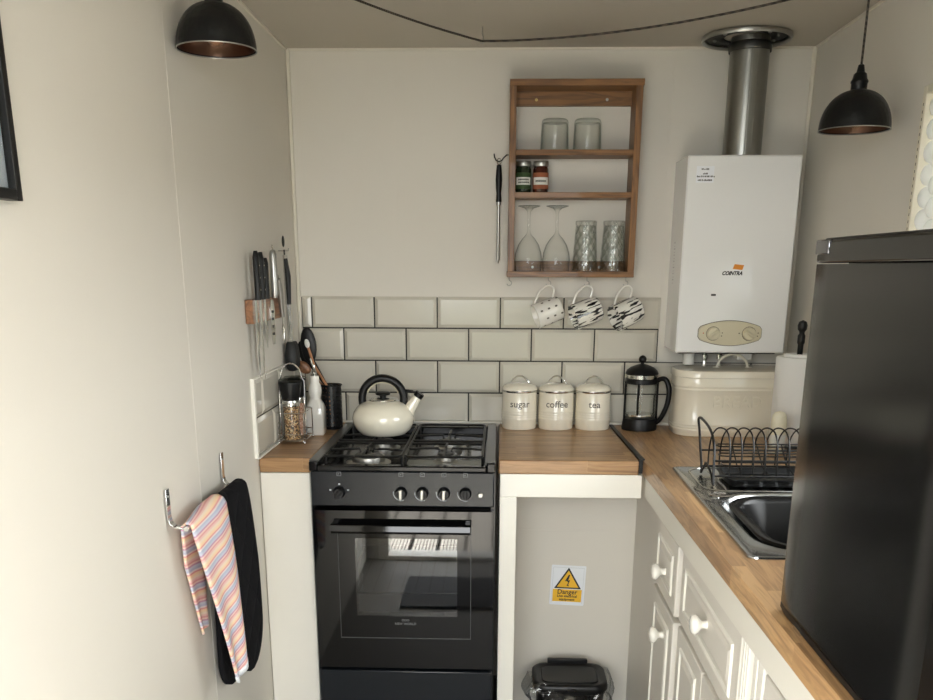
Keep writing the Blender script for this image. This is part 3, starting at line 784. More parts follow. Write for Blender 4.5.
b = MB(); b.T = Matrix.Translation((.759, BY-.0004, 1.4105)) @ Matrix.Rotation(R(6), 4, 'Y')
b.prism([(-.0155, -.007), (.0125, -.007), (.0155, .007), (-.0125, .007)], -.0006, .0006, 'y'); b.build('logo_flash', 'orange', t)
MB().box(.6855, .6995, BY-.0007, BY+.001, 1.3285, 1.334).build('slot', 'text_dark', t)
b = MB().box(.618, .668, BY-.0005, BY+.001, 1.642, 1.686).build('rating_sticker', 'sign_white', t)
bl = MB(); random.seed(3)
for z, segs in ((1.678, (.632, .654)), (1.666, (.637, .648)), (1.6585, (.620, .668)), (1.6485, (.623, .664))):
    x = segs[0]
    while x < segs[1]:
        w_ = random.uniform(.0012, .003); bl.box(x, x+w_, BY-.0009, BY-.0003, z-.0022, z+.0022 if random.random() > .3 else z+.001); x += w_+random.choice((.0008, .0008, .002))
bl.build('sticker_print', 'text_dark', b)
bs = MB(); 
for k in range(14): bs.box(B0-.0008, B0+.0005, -.082-.0035*(k % 3), -.071, 1.362+k*.009, 1.3635+k*.009+.002*(k % 2))
bs.build('side_print', 'text_dim', t)
# fittings under the heater
b = MB().lathe([(.0175, 1.118), (.0175, BZ0)], (.655, -.09, 0), 24); b.build('drain_pipe', 'white_plastic', t)
for x in (.702, .748):
    MB().lathe([(.008, 1.114), (.0055, 1.124), (.0055, 1.134), (.009, 1.136), (.009, 1.148), (.006, 1.15), (.006, BZ0)], (x, -.1, 0), 16).build('valve', 'chrome', t)
MB().box(.80, .845, -.11, -.06, 1.134, BZ0).build('gas_inlet', 'white_plastic', t, bevel=.002)
MB().box(.61, .90, -.16, -.02, BZ0-.006, BZ0-.0002).build('underside', 'black_plastic', t)
# flue
FX, FY = .760, -.122
t = thing('flue_pipe', 'galvanised steel flue pipe rising from the water heater to the ceiling', 'flue pipe', (FX, FY, 1.716))
b = MB().lathe([(.0545, 1.717), (.0545, 2.031)], (FX, FY, 0), 48); b.build('pipe', 'galv', t)
b = MB()
for a in (262, 268, 283): 
    q = R(a); b.tube([(FX+.0545*math.cos(q), FY+.0545*math.sin(q), 1.718), (FX+.0545*math.cos(q), FY+.0545*math.sin(q), 2.03)], .0011, 6)
b.build('seam', 'galv', t)
MB().lathe([(.0585, 1.993), (.0590, 1.996), (.0590, 2.012), (.0575, 2.016)], (FX, FY, 0), 48, cap0=False, cap1=False).build('upper_sleeve', mat('dark_zinc', (92, 92, 90), .4, 1), t, solid=.001)
t = thing('ceiling_flange', 'round steel ceiling flange around the top of the flue', 'flange', (.745, -.14, 2.02))
c = (.745, -.135, 0)
MB().lathe([(.108, 2.0315), (.122, 2.031), (.124, 2.0235), (.121, 2.019), (.116, 2.021), (.112, 2.027)], c, 56, cap0=False, cap1=False).build('rim', 'steel_sat', t, solid=.0012, ang=70)
MB().lathe([(.112, 2.0295), (.0615, 2.0295)], c, 48, cap0=False, cap1=False).build('recess_shade_disc', 'black_rubber', t, solid=.001)  # black disc paints in the shade of the recess around the pipe
b = MB()
for a in (20, 80, 160, 215, 300): b.sphere((.745+.088*math.cos(R(a)), -.135+.088*math.sin(R(a)), 2.0265), .006, 1, 1, .6, 10)
b.build('screw', 'steel_sat', t)

# ------------------------------------------------------------------ wall shelf
t = thing('wall_shelf', 'dark stained pine wall shelf unit holding glasses and jars', 'shelf', (.277, 0, 1.379))
sx0, sx1, sy0, sy1, sz0, sz1 = .084, .469, -.115, -.003, 1.379, 1.929
MB().box(sx0, sx0+.019, sy0, sy1, sz0+.017, sz1-.018).build('side_board', 'pine_v', t, bevel=.001)
MB().box(sx1-.0215, sx1-.002, sy0, sy1, sz0+.017, sz1-.018).build('side_board', 'pine_v', t, bevel=.001)
MB().box(sx0-.001, sx1+.001, sy0-.001, sy1, sz1-.018, sz1).build('top_board', 'pine', t, bevel=.001)
MB().box(sx0-.002, sx1-.002, sy0-.001, sy1, sz0, sz0+.017).build('bottom_board', 'pine', t, bevel=.001)
MB().box(sx0+.019, sx1-.0215, sy0+.006, sy1, 1.7255, 1.741).build('shelf_board', 'pine', t, bevel=.001)
MB().box(sx0+.019, sx1-.0215, sy0+.004, sy1, 1.607, 1.6228).build('shelf_board', 'pine', t, bevel=.001)
for z0, z1 in ((1.872, 1.911), (1.3962, 1.427)):
    rl = MB().box(sx0+.019, sx1-.0215, -.02, sy1, z0, z1).build('back_rail', 'pine', t)
    for x in (.163, .374 if z0 > 1.5 else .372):
        MB().lathe([(.0045, -.0202), (.004, -.0222), (.0015, -.0228), (.0003, -.0228)], (x, 0, (z0+z1)/2-.003), 12, 'y').build('screw', mat('brass', (200, 170, 110), .3, 1) if x == .163 and z0 > 1.5 else 'steel_sat', rl)
# glassware
GY = -.056
def vessel(name, label, cat, grp, x, z, prof, m, seg=36, y=GY):
    o = MB().lathe(prof, (x, y, z), seg, cap0=False, cap1=False).build(name, m, ang=60)
    return tag(recenter(o, (x, y, z)), label, cat, grp)
tum = [(.042, 0), (.0425, .002), (.0395, .080), (.037, .086), (.034, .088), (.0005, .088), (.0005, .078), (.035, .078), (.0375, .072), (.0400, .002), (.042, 0)]
g1 = vessel('tumbler', 'short upturned glass tumbler on the top shelf board, nearer the hanging steel', 'glass', 'short tumblers on the top shelf', .219, 1.7412, tum, 'glass_green')
g2 = dup(g1, (.316, GY, 1.7412), 'short upturned glass tumbler on the top shelf board, nearer the boiler')
wine = [(.0405, 0), (.0415, .012), (.0425, .035), (.040, .055), (.032, .078), (.020, .096), (.010, .106), (.005, .114), (.004, .124), (.0042, .165), (.006, .176), (.014, .184), (.034, .190), (.034, .1915), (.0005, .1915)]
g1 = vessel('wine_glass', 'upturned wine glass standing next to the left side board of the shelf', 'glass', 'wine glasses on the shelf', .1475, 1.3962, wine, 'glass')
g2 = dup(g1, (.2335, GY, 1.3962), 'upturned wine glass standing next to the diamond patterned glasses')
hb = [(.0395, 0), (.0400, .002), (.0315, .135), (.0315, .1355), (.0325, .137), (.0325, .146), (.031, .148), (.0005, .148), (.0005, .134), (.029, .134), (.037, .004)]
g1 = vessel('highball_glass', 'tall upturned diamond patterned glass beside the wine glasses', 'glass', 'tall patterned glasses', .3225, 1.3962, hb, 'diamond')
g2 = dup(g1, (.4075, GY, 1.3962), 'tall upturned diamond patterned glass against the right side board')
def jar(x, label, fill, dark, lines):
    t = thing('spice_jar', label, 'jar', (x, -.07, 1.623), 'spice jars')
    c = (x, -.07, 1.6230)
    MB().lathe([(.0005, 0), (.0225, 0), (.0235, .004), (.0235, .066), (.021, .072), (.021, .076)], c, 32).build('jar_glass', dark, t)
    MB().lathe([(.0238, .010), (.0238, .056)], c, 32, cap0=False, cap1=False).build('contents', fill, t)
    MB().lathe([(.0225, .074), (.0235, .076), (.0235, .087), (.0225, .0885), (.0005, .0885)], c, 32).build('jar_lid', 'steel_sat', t)
    a0, a1 = R(270-62), R(270+62)
    lb = MB().grid(lambda u, v: (c[0]+.0242*math.cos(a0+(a1-a0)*u), c[1]+.0242*math.sin(a0+(a1-a0)*u), c[2]+.022+.021*v), 14, 1).build('paper_label', 'label', t)
    b = MB(); random.seed(len(label))
    for z, h in lines:
        u = -.017
        while u < .017:
            w_ = random.uniform(.0016, .003); b.grid(lambda p, q: (c[0]+.0245*math.sin((u+p*w_)/.0245), c[1]-.0245*math.cos((u+p*w_)/.0245), c[2]+z+h*q), 1, 1); u += w_+.0008
    b.build('label_print', 'text_dark', lb)
jar(.1275, 'green herb jar with white label and steel lid on the middle shelf', 'herb', 'herb_dark', ((.034, .005), (.026, .005)))
jar(.1795, 'red brown spice jar with white label and steel lid on the middle shelf', 'spice', 'spice_dark', ((.0295, .0055),))
# cup hooks and mugs
def cup_hook(x, label):
    y = -.058
    pts = [(x, y, 1.381), (x, y, 1.369)]+arc((x, y, 1.3605), .0075, 90, -170, 12, 'xz')
    o = MB().tube(pts, .0013, 6).build('cup_hook', 'steel_sat'); tag(recenter(o, (x, y, 1.379)), label, 'hook', 'cup hooks under the shelf')
cup_hook(.090, 'empty steel cup hook under the left end of the shelf')
cup_hook(.212, 'steel cup hook holding the dotted mug')
cup_hook(.331, 'steel cup hook holding the middle mug of the three')
cup_hook(.451, 'steel cup hook holding the mug nearest the boiler')
def mug(x, label, m, r, L, tilt, yaw, dots=False, drop=0):
    # local: mouth towards -X, handle towards +Z
    t = thing('mug', label, 'mug', (x, -.058, 1.3555), 'mugs hanging under the shelf', rot=Euler((0, tilt, yaw)))
    hz = r+.030     # handle top above the axis
    prof = [(.0005, L/2), (r*.86, L/2), (r*.93, L/2-.004), (r, 0), (r*1.0, -L/2), (r-.003, -L/2-.001), (r-.0045, -L/2+.002), (r-.005, 0), (r*.85, L/2-.008), (.0005, L/2-.007)]
    bz = -hz-.008; MB().lathe(prof, (-.027, 0, bz), 44, 'x').build('body', m, t, local=True, ang=60)
    h = [(-.060, 0, bz+r-.004), (-.053, 0, -.030), (-.036, 0, -.012), (-.010, 0, -.001), (.006, 0, -.004), (.013, 0, -.018), (.008, 0, -.030), (.000, 0, bz+r-.003)]
    MB().tube(smooth(h), .0036, 8).build('handle', 'ceramic', t, local=True)
    if dots:
        b = MB()
        for row, a in enumerate(range(0, 360, 40)):
            for k in range(3):
                xx = -.026+k*.024+(row % 2)*.012; q = R(a)
                if xx > .034: continue
                rr = r+.0003
                n = Vector((0, math.cos(q), math.sin(q))); tt = Vector((0, -math.sin(q), math.cos(q)))
                ctr = Vector((xx-.027, 0, bz))+n*rr
                pts = [ctr+Vector((1, 0, 0))*.0044*math.cos(w)+tt*.0032*math.sin(w)-n*(.0032*math.sin(w))**2/(2*rr) for w in [i*PI/5 for i in range(10)]]
                b._add(pts, [tuple(range(10))])
        b.build('painted_dots', 'text_grey', t, local=True)
    return t
mug(.212, 'off white mug with small dark dots hanging under the shelf', 'ceramic', .039, .084, R(-20), R(12), True)
mug(.331, 'mug with black brush strokes hanging between the other two mugs', 'strokes', .041, .087, R(-20), R(14))
mug(.454, 'mug with black brush strokes hanging nearest the boiler', 'strokes', .042, .086, R(-22), R(24))
# sharpening steel on an S hook
t = thing('sharpening_steel', 'black handled knife sharpening steel hanging beside the wall shelf', 'sharpening steel', (.058, -.03, 1.415))
MB().lathe([(.0005, 1.708), (.007, 1.706), (.0085, 1.69), (.010, 1.665), (.009, 1.64), (.007, 1.625), (.0085, 1.605), (.0085, 1.6), (.0005, 1.6)], (.054, -.03, 0), 20).build('handle', 'black_plastic', t)
MB().lathe([(.0075, 1.6), (.0075, 1.593), (.0048, 1.590), (.0048, 1.43), (.0005, 1.418)], (.054, -.03, 0), 16).build('rod', 'steel_sat', t)
MB().tube([(.054+.006*math.cos(a), -.03, 1.716+.009*math.sin(a)) for a in [i*PI/8 for i in range(16)]], .0012, 6, closed=True).build('hanging_loop', 'steel', t)
o = MB().tube([(.0835, -.03, 1.7345), (.077, -.03, 1.7345), (.068, -.03, 1.727), (.062, -.03, 1.719), (.054, -.03, 1.7155), (.045, -.03, 1.719), (.040, -.03, 1.728), (.0385, -.03, 1.738)], .002, 8).build('hook', 'black_wire')
tag(recenter(o, (.083, -.03, 1.7345)), 'black wire hook screwed into the side of the shelf', 'hook')

# ------------------------------------------------------------------ left wall: knife strip and tools
o = MB().box(XL+.001, XL+.021, -.642, -.335, 1.266, 1.326).build('knife_strip', 'walnut', bevel=.002)
tag(recenter(o, (XL, -.5, 1.266)), 'short red brown wooden magnetic knife strip on the left wall', 'knife strip')
KXs = XL+.0208
def knife(y, label, zt, ze, wide, spl):
    t = thing('kitchen_knife', label, 'knife', (KXs, y, 1.3), 'knives on the strip')
    n = 8
    rings = []
    for k in range(n+1):
        q = k/n; z = zt-(zt-1.325)*q
        w_ = .0105+.002*math.sin(q*PI*2); th = .008
        if q == 0: w_ = .006; th = .005
        rings.append([(KXs+.0085+th*math.cos(a), y+w_*math.sin(a), z) for a in [i*PI/6 for i in range(12)]])
    h = MB().loft(rings).build('handle', 'black_plastic', t)
    b = MB()
    for z in (1.35, 1.38, 1.41): b.lathe([(.0025, KXs+.0165), (.002, KXs+.0175), (.0003, KXs+.0175)], (0, y, z), 10, 'x')
    b.build('rivet', 'steel', h)
    e = y+.0105
    b = MB().prism([(y-.0105, 1.325), (e, 1.325), (e-.001, ze+.05), (e-.002*spl, ze), (y-.0105+wide*.2, ze+.04), (y-.0105, ze+.13)], KXs+.0003, KXs+.0026, 'x')
    b.build('blade', 'steel', t)
knife(-.614, 'black handled knife at the near end of the wooden strip, longest blade', 1.446, 1.122, .02, 1)
knife(-.566, 'black handled knife second along the wooden strip', 1.444, 1.118, .02, 1)
knife(-.520, 'black handled knife third along the wooden strip with shorter blade', 1.430, 1.196, .018, 1)
t = thing('slotted_server', 'stainless steel cutter with tubular handle hanging on the knife strip', 'utensil', (KXs, -.44, 1.3))
MB().lathe([(.0005, 1.452), (.007, 1.45), (.0105, 1.44), (.0105, 1.335), (.008, 1.325)], (KXs+.011, -.44, 0), 18).build('handle', 'steel_sat', t)
MB().tube([(KXs+.011, -.44+.005*math.cos(a), 1.458+.006*math.sin(a)) for a in [i*PI/6 for i in range(12)]], .0012, 6, closed=True).build('hanging_loop', 'steel', t)
b = MB().prism([(-.455, 1.32), (-.425, 1.32), (-.418, 1.30), (-.418, 1.225), (-.427, 1.20), (-.449, 1.20), (-.461, 1.225), (-.461, 1.30)], KXs+.0003, KXs+.0025, 'x')
hd = b.build('head', 'steel', t)
b = MB()
for k in range(4): b.box(KXs+.0025, KXs+.0034, -.450, -.430, 1.285-k*.02, 1.292-k*.02)
b.build('slot', 'text_dark', hd)
t = thing('peeler', 'small stainless steel peeler leaning on the knife strip', 'peeler', (KXs, -.36, 1.3))
MB().tube([(KXs+.010, -.385, 1.375), (KXs+.010, -.372, 1.345), (KXs+.009, -.352, 1.27)], .0075, 12, rfun=lambda q: .006+.003*math.sin(q*PI)).build('handle', 'steel_sat', t)
b = MB().tube([(KXs+.009, -.352, 1.27), (KXs+.008, -.347, 1.25), (KXs+.008, -.356, 1.235), (KXs+.008, -.348, 1.20), (KXs+.008, -.338, 1.235), (KXs+.008, -.345, 1.25)], .002, 6)
b.build('blade', 'steel', t)
MB().tube([(KXs+.010, -.388+.004*math.cos(a), 1.381+.005*math.sin(a)) for a in [i*PI/6 for i in range(12)]], .0011, 6, closed=True).build('hanging_loop', 'steel', t)
# tongs
TY = -.232; Xt = XL+.012
t = thing('tongs', 'steel tongs with black grips and black silicone tips hanging in the corner', 'tongs', (Xt, TY, 1.45))
b = MB()
for s_ in (-1, 1): b.tube([(Xt+.006, TY+s_*.003, 1.44), (Xt+.008, TY+s_*.010, 1.35), (Xt+.010, TY+s_*.0105, 1.26), (Xt+.010, TY+s_*.008, 1.19)], .006, 8)
b.build('arm', 'steel', t)
b = MB()
b.tube([(Xt+.010, TY-.010, 1.43), (Xt+.016, TY-.016, 1.38), (Xt+.016, TY-.016, 1.30)], .0075, 10, rfun=lambda q: .0055+.003*math.sin(q*PI))
b.build('grip', 'black_rubber', t)
for s_ in (-1, 1):
    rings = []
    for z, w_, h_ in ((1.192, .014, .012), (1.185, .021, .016), (1.15, .027, .021), (1.12, .027, .020), (1.106, .018, .012), (1.104, .004, .004)):
        rings.append([(Xt+.014+h_*math.cos(a), TY+s_*.010+w_*.75*math.sin(a), z) for a in [i*PI/7 for i in range(14)]])
    MB().loft(rings).build('tip', 'black_rubber', t)
MB().tube([(Xt+.006, TY-.004, 1.44), (Xt+.006, TY-.006, 1.455)], .0025, 8).sphere((Xt+.005, TY-.008, 1.478), .011, .35, .8, 1.5).build('pull_tab', 'black_rubber', t)
o = MB().tube([(XL, TY-.004, 1.452), (XL+.03, TY-.004, 1.452), (XL+.032, TY-.004, 1.46)], .0018, 6).build('nail_hook', 'steel_sat')
tag(recenter(o, (XL, TY-.004, 1.452)), 'small steel nail hook on the left wall holding the tongs', 'hook')

# ------------------------------------------------------------------ utensil pot
UX, UY = -.470, -.118
t = thing('utensil_pot', 'black perforated metal utensil pot in the corner behind the white bottle', 'utensil holder', (UX, UY, .91))
MB().lathe([(.0325, .914), (.0325, 1.048)], (UX, UY, 0), 40, cap0=False, cap1=False).build('perforated_wall', 'holes', t)
b = MB().lathe([(.0005, .911), (.033, .911), (.034, .918), (.032, .92), (.0005, .92)], (UX, UY, 0), 36); b.build('base', 'black_plastic', t)
MB().tube([(UX+.033*math.cos(a), UY+.033*math.sin(a), 1.049) for a in [i*PI/18 for i in range(36)]], .0022, 6, closed=True).build('rim', 'black_plastic', t)
def utensil(name, label, cat, pts, r, m, head=None, hm=None, hname='head'):
    base = Vector(pts[0]); t = thing(name, label, cat, base)
    MB().tube(pts, r, 8).build('handle', m, t)
    if head:
        c, w_, d_, h_, tilt = head
        b = MB(); b.T = Matrix.Translation(c) @ Matrix.Rotation(tilt, 4, 'Y')
        b.sphere((0, 0, 0), 1, w_, d_, h_, 24); b.build(hname, hm or m, t)
    return t
utensil('serving_spoon', 'large black nylon spoon leaning out of the utensil pot', 'spoon', [(UX+.015, UY-.01, .925), (UX-.012, UY-.005, 1.045), (-.522, -.122, 1.125)], .0045, 'black_plastic', ((-.534, -.128, 1.172), .025, .007, .056, R(-4)))
utensil('spatula', 'black spatula with wide blade leaning left out of the utensil pot', 'spatula', [(UX+.002, UY+.018, .925), (UX-.020, UY+.014, 1.045), (-.535, -.09, 1.10)], .004, 'black_plastic', ((-.553, -.088, 1.14), .02, .005, .045, R(-20)))
utensil('wooden_spoon', 'reddish wooden spoon leaning towards the left wall from the utensil pot', 'spoon', [(UX-.010, UY-.006, .925), (UX-.0235, UY-.004, 1.045), (-.526, -.136, 1.085)], .004, 'walnut', ((-.549, -.146, 1.106), .026, .006, .017, R(35)))
utensil('pastry_brush', 'wooden handled brush with pale tip standing in the utensil pot', 'brush', [(UX+.006, UY-.022, .925), (UX-.010, UY-.023, 1.05), (-.514, -.158, 1.115), (-.528, -.163, 1.168)], .0042, 'beech', ((-.531, -.164, 1.180), .008, .005, .014, R(-10)), 'white_plastic', 'bristles')
# white bottle
t = thing('oil_bottle', 'white ceramic bottle with steel pourer beside the spice mills', 'bottle', (-.499, -.232, .91))
def sq(h, z, r=.007): return [(a-.499, c_-.232, z) for a, c_ in rrect(-h, h, -h, h, r, 3)]
rings = [sq(.025, .9105), sq(.0275, .915), sq(.0275, .99), sq(.024, 1.005, .012), sq(.017, 1.018, .012), sq(.0155, 1.022, .012), sq(.019, 1.035, .015), sq(.020, 1.048, .015), sq(.017, 1.062, .013), sq(.0135, 1.070, .012), sq(.0135, 1.090, .012)]
MB().loft(rings).build('body', 'ceramic', t, ang=60)
MB().lathe([(.008, 1.088), (.008, 1.1), (.0045, 1.104), (.0035, 1.122), (.0005, 1.122)], (-.499, -.232, 0), 16).tube([(-.499, -.232, 1.11), (-.505, -.238, 1.13), (-.508, -.24, 1.142)], .003, 8).build('pourer', 'steel', t)

# ------------------------------------------------------------------ mills in wire caddy
t = thing('wire_caddy', 'chrome wire caddy with arched handle holding two spice mills', 'caddy', (-.545, -.345, .91))
rx0, rx1, ry0, ry1 = -.577, -.503, -.404, -.270
b = MB()
for z in (.920, .938, 1.0): b.tube([(a, c_, z) for a, c_ in rrect(rx0, rx1, ry0, ry1, .006, 2)], .0014, 6, closed=True)
for k in range(4): b.tube([(rx0, ry0+.02+k*.025, .9195), (rx1, ry0+.02+k*.025, .9195)], .0012, 6)
for x in (rx0, rx1):
    for y in (ry0+.004, ry1-.004): b.tube([(x, y, 1.0), (x, y, .914)], .0014, 6).sphere((x, y, .9145), .0045, seg=10)
b.build('basket', 'chrome', t)
my = ry0+.034
MB().tube([(rx0, my, .93), (rx0, my, 1.09)]+arc(((rx0+rx1)/2, my, 1.095), .031, 175, 5, 14, 'xz', .045)+[(rx1, my, 1.09), (rx1, my, .93)], .0023, 8).build('arch_handle', 'chrome', t)
def mill(y, label, fill):
    t = thing('spice_mill', label, 'spice mill', (-.543, y, .921), 'spice mills'); c = (-.543, y, .9215)
    MB().lathe([(.0005, 0), (.0235, 0), (.0245, .004), (.0215, .03), (.021, .05), (.023, .095), (.0235, .098)], c, 32).build('filled_jar', fill, t)
    MB().lathe([(.0250, 0), (.0260, .004), (.0230, .03), (.0225, .05), (.0245, .097)], c, 32, cap0=False, cap1=False).build('glass_body', 'glass', t)
    MB().lathe([(.0245, .097), (.025, .099), (.025, .112), (.0245, .114), (.0005, .114)], c, 32).build('steel_collar', 'steel', t)
    MB().lathe([(.0245, .114), (.028, .13), (.0335, .162), (.0335, .166), (.032, .168), (.0005, .168)], c, 32).build('grinder_cap', 'black_plastic', t)
    MB().lathe([(.033, .168), (.033, .172), (.031, .174), (.0005, .174)], c, 32).build('clear_lid', 'glass', t)
mill(-.3745, 'pepper mill with mixed peppercorns at the front of the wire caddy', 'pepper')
mill(-.3045, 'pink salt mill at the back of the wire caddy', 'salt')

# ------------------------------------------------------------------ pendants
def dome_pendant(loc, label):
    x, y, z = loc      # rim centre
    t = thing('pendant_lamp', label, 'pendant lamp', loc, 'black dome pendants')
    r = .078
    pr = [(r, 0), (r+.0012, .001), (r+.0002, .004)]
    for k in range(1, 15):
        a = R(k*90/15); pr.append((r*math.cos(a)**.85, .004+.082*math.sin(a)))
    pr.append((.012, .0865))
    MB().lathe(pr, loc, 48, cap0=False).build('shade', 'hammered', t, ang=60)
    pi = [(max(.001, q-.0022), h-.0015 if h > .004 else h) for q, h in pr[2:]]
    MB().lathe(pi, loc, 48, cap0=False, cap1=False).build('shade_lining', 'copper', t, ang=60)
    MB().tube([(x+r*math.cos(a), y+r*math.sin(a), z+.001) for a in [i*PI/24 for i in range(48)]], .0014, 6, closed=True).build('rim', 'steel_sat', t)
    MB().lathe([(.0175, .084), (.0175, .098), (.019, .100), (.019, .103), (.016, .108), (.014, .118), (.009, .122), (.0065, .136), (.004, .138)], loc, 24).build('lamp_holder', 'black_plastic', t)
    MB().sphere((x, y, z+.030), .024, 1, 1, 1.0).lathe([(.013, .05), (.013, .075)], loc, 16).build('bulb', 'bulb', t)
    MB().tube([(x, y, z+.136), (x, y, ZC-.012)], .0027, 8).build('flex', 'flex', t)
    MB().tube([(x, y, ZC), (x, y, ZC-.01)]+arc((x+.005, y, ZC-.014), .005, 180, 380, 8, 'xz'), .0015, 6).build('ceiling_hook', 'steel_sat', t)
LX, LY, LZ = -.509, -1.02, 1.820
RX, RY, RZ = .867, -.72, 1.710
dome_pendant((LX, LY, LZ), 'black dome pendant lamp hanging near the picture frame on the left wall')
dome_pendant((RX, RY, RZ), 'black dome pendant lamp hanging beside the boiler near the right wall')
def swag(a, b_, sag, n=20):
    return [Vector(a).lerp(Vector(b_), k/n)-Vector((0, 0, sag*4*(k/n)*(1-k/n))) for k in range(n+1)]
HK = (.004, -.25, 1.998)
pts = swag((LX, LY, ZC-.013), (HK[0], HK[1], HK[2]), .015)+swag((HK[0], HK[1], HK[2]), (RX, RY, ZC-.013), .030)[1:]
o = MB().tube(pts, .0028, 8).build('swagged_flex', 'flex'); tag(o, 'dark twisted flex swagged below the ceiling between the two pendants', 'cable')
o = MB().tube([(HK[0], HK[1], ZC), (HK[0], HK[1], ZC-.018), (HK[0]+.004, HK[1], ZC-.026)]+arc((HK[0], HK[1], HK[2]), .0062, 90, -150, 10, 'xz'), .0014, 6).build('ceiling_hook', 'steel_sat')
tag(recenter(o, (HK[0], HK[1], ZC)), 'small hook in the ceiling holding up the swagged flex', 'hook')

# ------------------------------------------------------------------ picture frame on left wall
t = thing('picture_frame', 'black framed picture on the left wall at the edge of view', 'picture frame', (XL, -1.95, 1.49))
p0, p1, q0, q1 = -2.17, -1.765, 1.489, 1.99
b = MB().box(XL+.001, XL+.02, p0, p0+.014, q0, q1).box(XL+.001, XL+.02, p1-.014, p1, q0, q1).box(XL+.001, XL+.02, p0+.014, p1-.014, q0, q0+.014).box(XL+.001, XL+.02, p0+.014, p1-.014, q1-.014, q1)
b.build('frame', 'black_plastic', t, bevel=.001)
MB().box(XL+.001, XL+.009, p0+.014, p1-.014, q0+.014, q1-.014).build('mount', mat('mount_glass_reflection', (196, 204, 216), .6), t)  # pale blue colour stands for the reflection in the picture glass
MB().box(XL+.009, XL+.0092, p0+.08, p1-.08, q0+.09, q1-.09).build('print', mat('grey_print', (120, 130, 140), .6), t)
MB().box(XL+.012, XL+.0135, p0+.014, p1-.014, q0+.014, q1-.014).build('glass', 'glass', t)

# ------------------------------------------------------------------ towel rail, glove and towel
BXr, BZr = -.549, .9125
t = thing('towel_rail', 'small chrome towel rail with two bracket arms on the left wall', 'towel rail', (XL, -1.115, .91))
MB().tube([(BXr, -1.318, BZr), (BXr, -.925, BZr)], .0052, 14).build('bar', 'chrome', t)
for y in (-1.305, -.937):
    pts = [(XL+.0035, .990), (XL+.0035, .935), (XL+.006, .922), (XL+.014, .914), (BXr, .9105)]
    b = MB(); rings = []
    for k, (x, z) in enumerate(pts):
        d = Vector((pts[min(k+1, 4)][0]-pts[max(k-1, 0)][0], pts[min(k+1, 4)][1]-pts[max(k-1, 0)][1])); d.normalize()
        nx, nz = -d.y*.0016, d.x*.0016
        rings.append([(x+nx, y-.0095, z+nz), (x+nx, y+.0095, z+nz), (x-nx, y+.0095, z-nz), (x-nx, y-.0095, z-nz)])
    br_ = b.loft(rings).build('bracket', 'chrome', t, bevel=.0006)
    MB().lathe([(.0028, XL+.005), (.002, XL+.0065), (.0003, XL+.0065)], (0, y, .975), 10, 'x').build('screw', 'steel_sat', br_)
# double oven glove : strip over the bar with rounded ends
GYc, GW = -1.015, .098
def glove(u, v):
    # v 0 wall side bottom, 1 room side bottom
    zb_in, zb_out, r = .445, .480, .011
    L1, L2 = BZr-zb_in, BZr-zb_out; tot = L1+PI*r+L2; s_ = v*tot
    if s_ < L1: x = BXr-r-.010*min(1, (L1-s_)/.06); z = zb_in+s_; e = s_
    elif s_ < L1+PI*r:
        a = PI-(s_-L1)/r; x = BXr+r*math.cos(a); z = BZr+r*math.sin(a); e = 1
    else: q = s_-L1-PI*r; x = BXr+r+.014*math.sin(min(1, q/.35)*PI/2); z = BZr-q; e = tot-s_
    w_ = GW-.022*math.exp(-abs(s_-L1-PI*r/2)/.03)
    if e < .095: w_ = GW*math.sqrt(max(0, 1-((.095-e)/.095)**2))
    sh = (.0 if s_ < L1 else -.0)
    y = GYc+sh+w_*(2*u-1)+.012*(1-min(1, abs(z-.72)/.25))
    return (x, y, z)
gv = MB().grid(glove, 14, 170)
for k, uv in gv.uv.items(): gv.uv[k] = [(a_*.35, c_*1.6) for a_, c_ in uv]
o = gv.build('oven_glove', 'quilt', solid=.011, ang=80); o.data.materials[0] = M['quilt']
tag(recenter(o, (BXr, GYc, BZr)), 'black quilted double oven glove folded over the towel rail', 'oven glove')
# striped towel, over the glove's near half and the bar
def towel(u, v):
    r = .0205; zin, zout = .645, .515
    L1, L2 = BZr-zin, BZr-zout; tot = L1+PI*r+L2; s_ = v*tot
    fold = .0032*math.sin(u*9+1.2)
    if s_ < L1:
        q = (L1-s_)/L1; x = BXr-min(r, .012+.008*u)-.012*min(1, q*3); z = BZr-q*L1; near = -1.309+.10*q; far = -1.12-.02*q; x += fold*q; x = max(x, XL+.006)
    elif s_ < L1+PI*r:
        a = PI-(s_-L1)/r; rr = .0085+(r-.0085)*min(1, u*1.6); x = BXr+rr*math.cos(a); z = BZr+rr*math.sin(a); near = -1.309; far = -1.115
    else:
        q = (s_-L1-PI*r)/L2; rr = .0085+(r-.0085)*min(1, u*1.6)
        x = BXr+rr+.022*math.sin(q*PI/2)*(1-.4*u)+fold*q*2.2; z = BZr-q*L2*(1-.03*abs(u-.3)-.10*max(0, u-.5))
        near = -1.309+.130*q**1.1; far = -1.115+.035*math.sin(min(1, q*1.25)*PI/2)-.015*q*q
    return (x, near+(far-near)*u, z)
tv = MB().grid(towel, 16, 60)
o = tv.build('tea_towel', 'stripes', solid=.0045, ang=80)
def hem(u, v): return towel(u, .985+.015*v)
tag(recenter(o, (BXr, -1.2, BZr)), 'pink, blue and cream striped tea towel hanging on the towel rail', 'tea towel')
hm = MB().grid(lambda u, v: tuple(Vector(towel(u, .978+.022*v))-Vector((0, 0, .0012))), 16, 2).build('hem', 'sign_white', None, solid=.006)
hm.parent = o; hm.location = -o.location

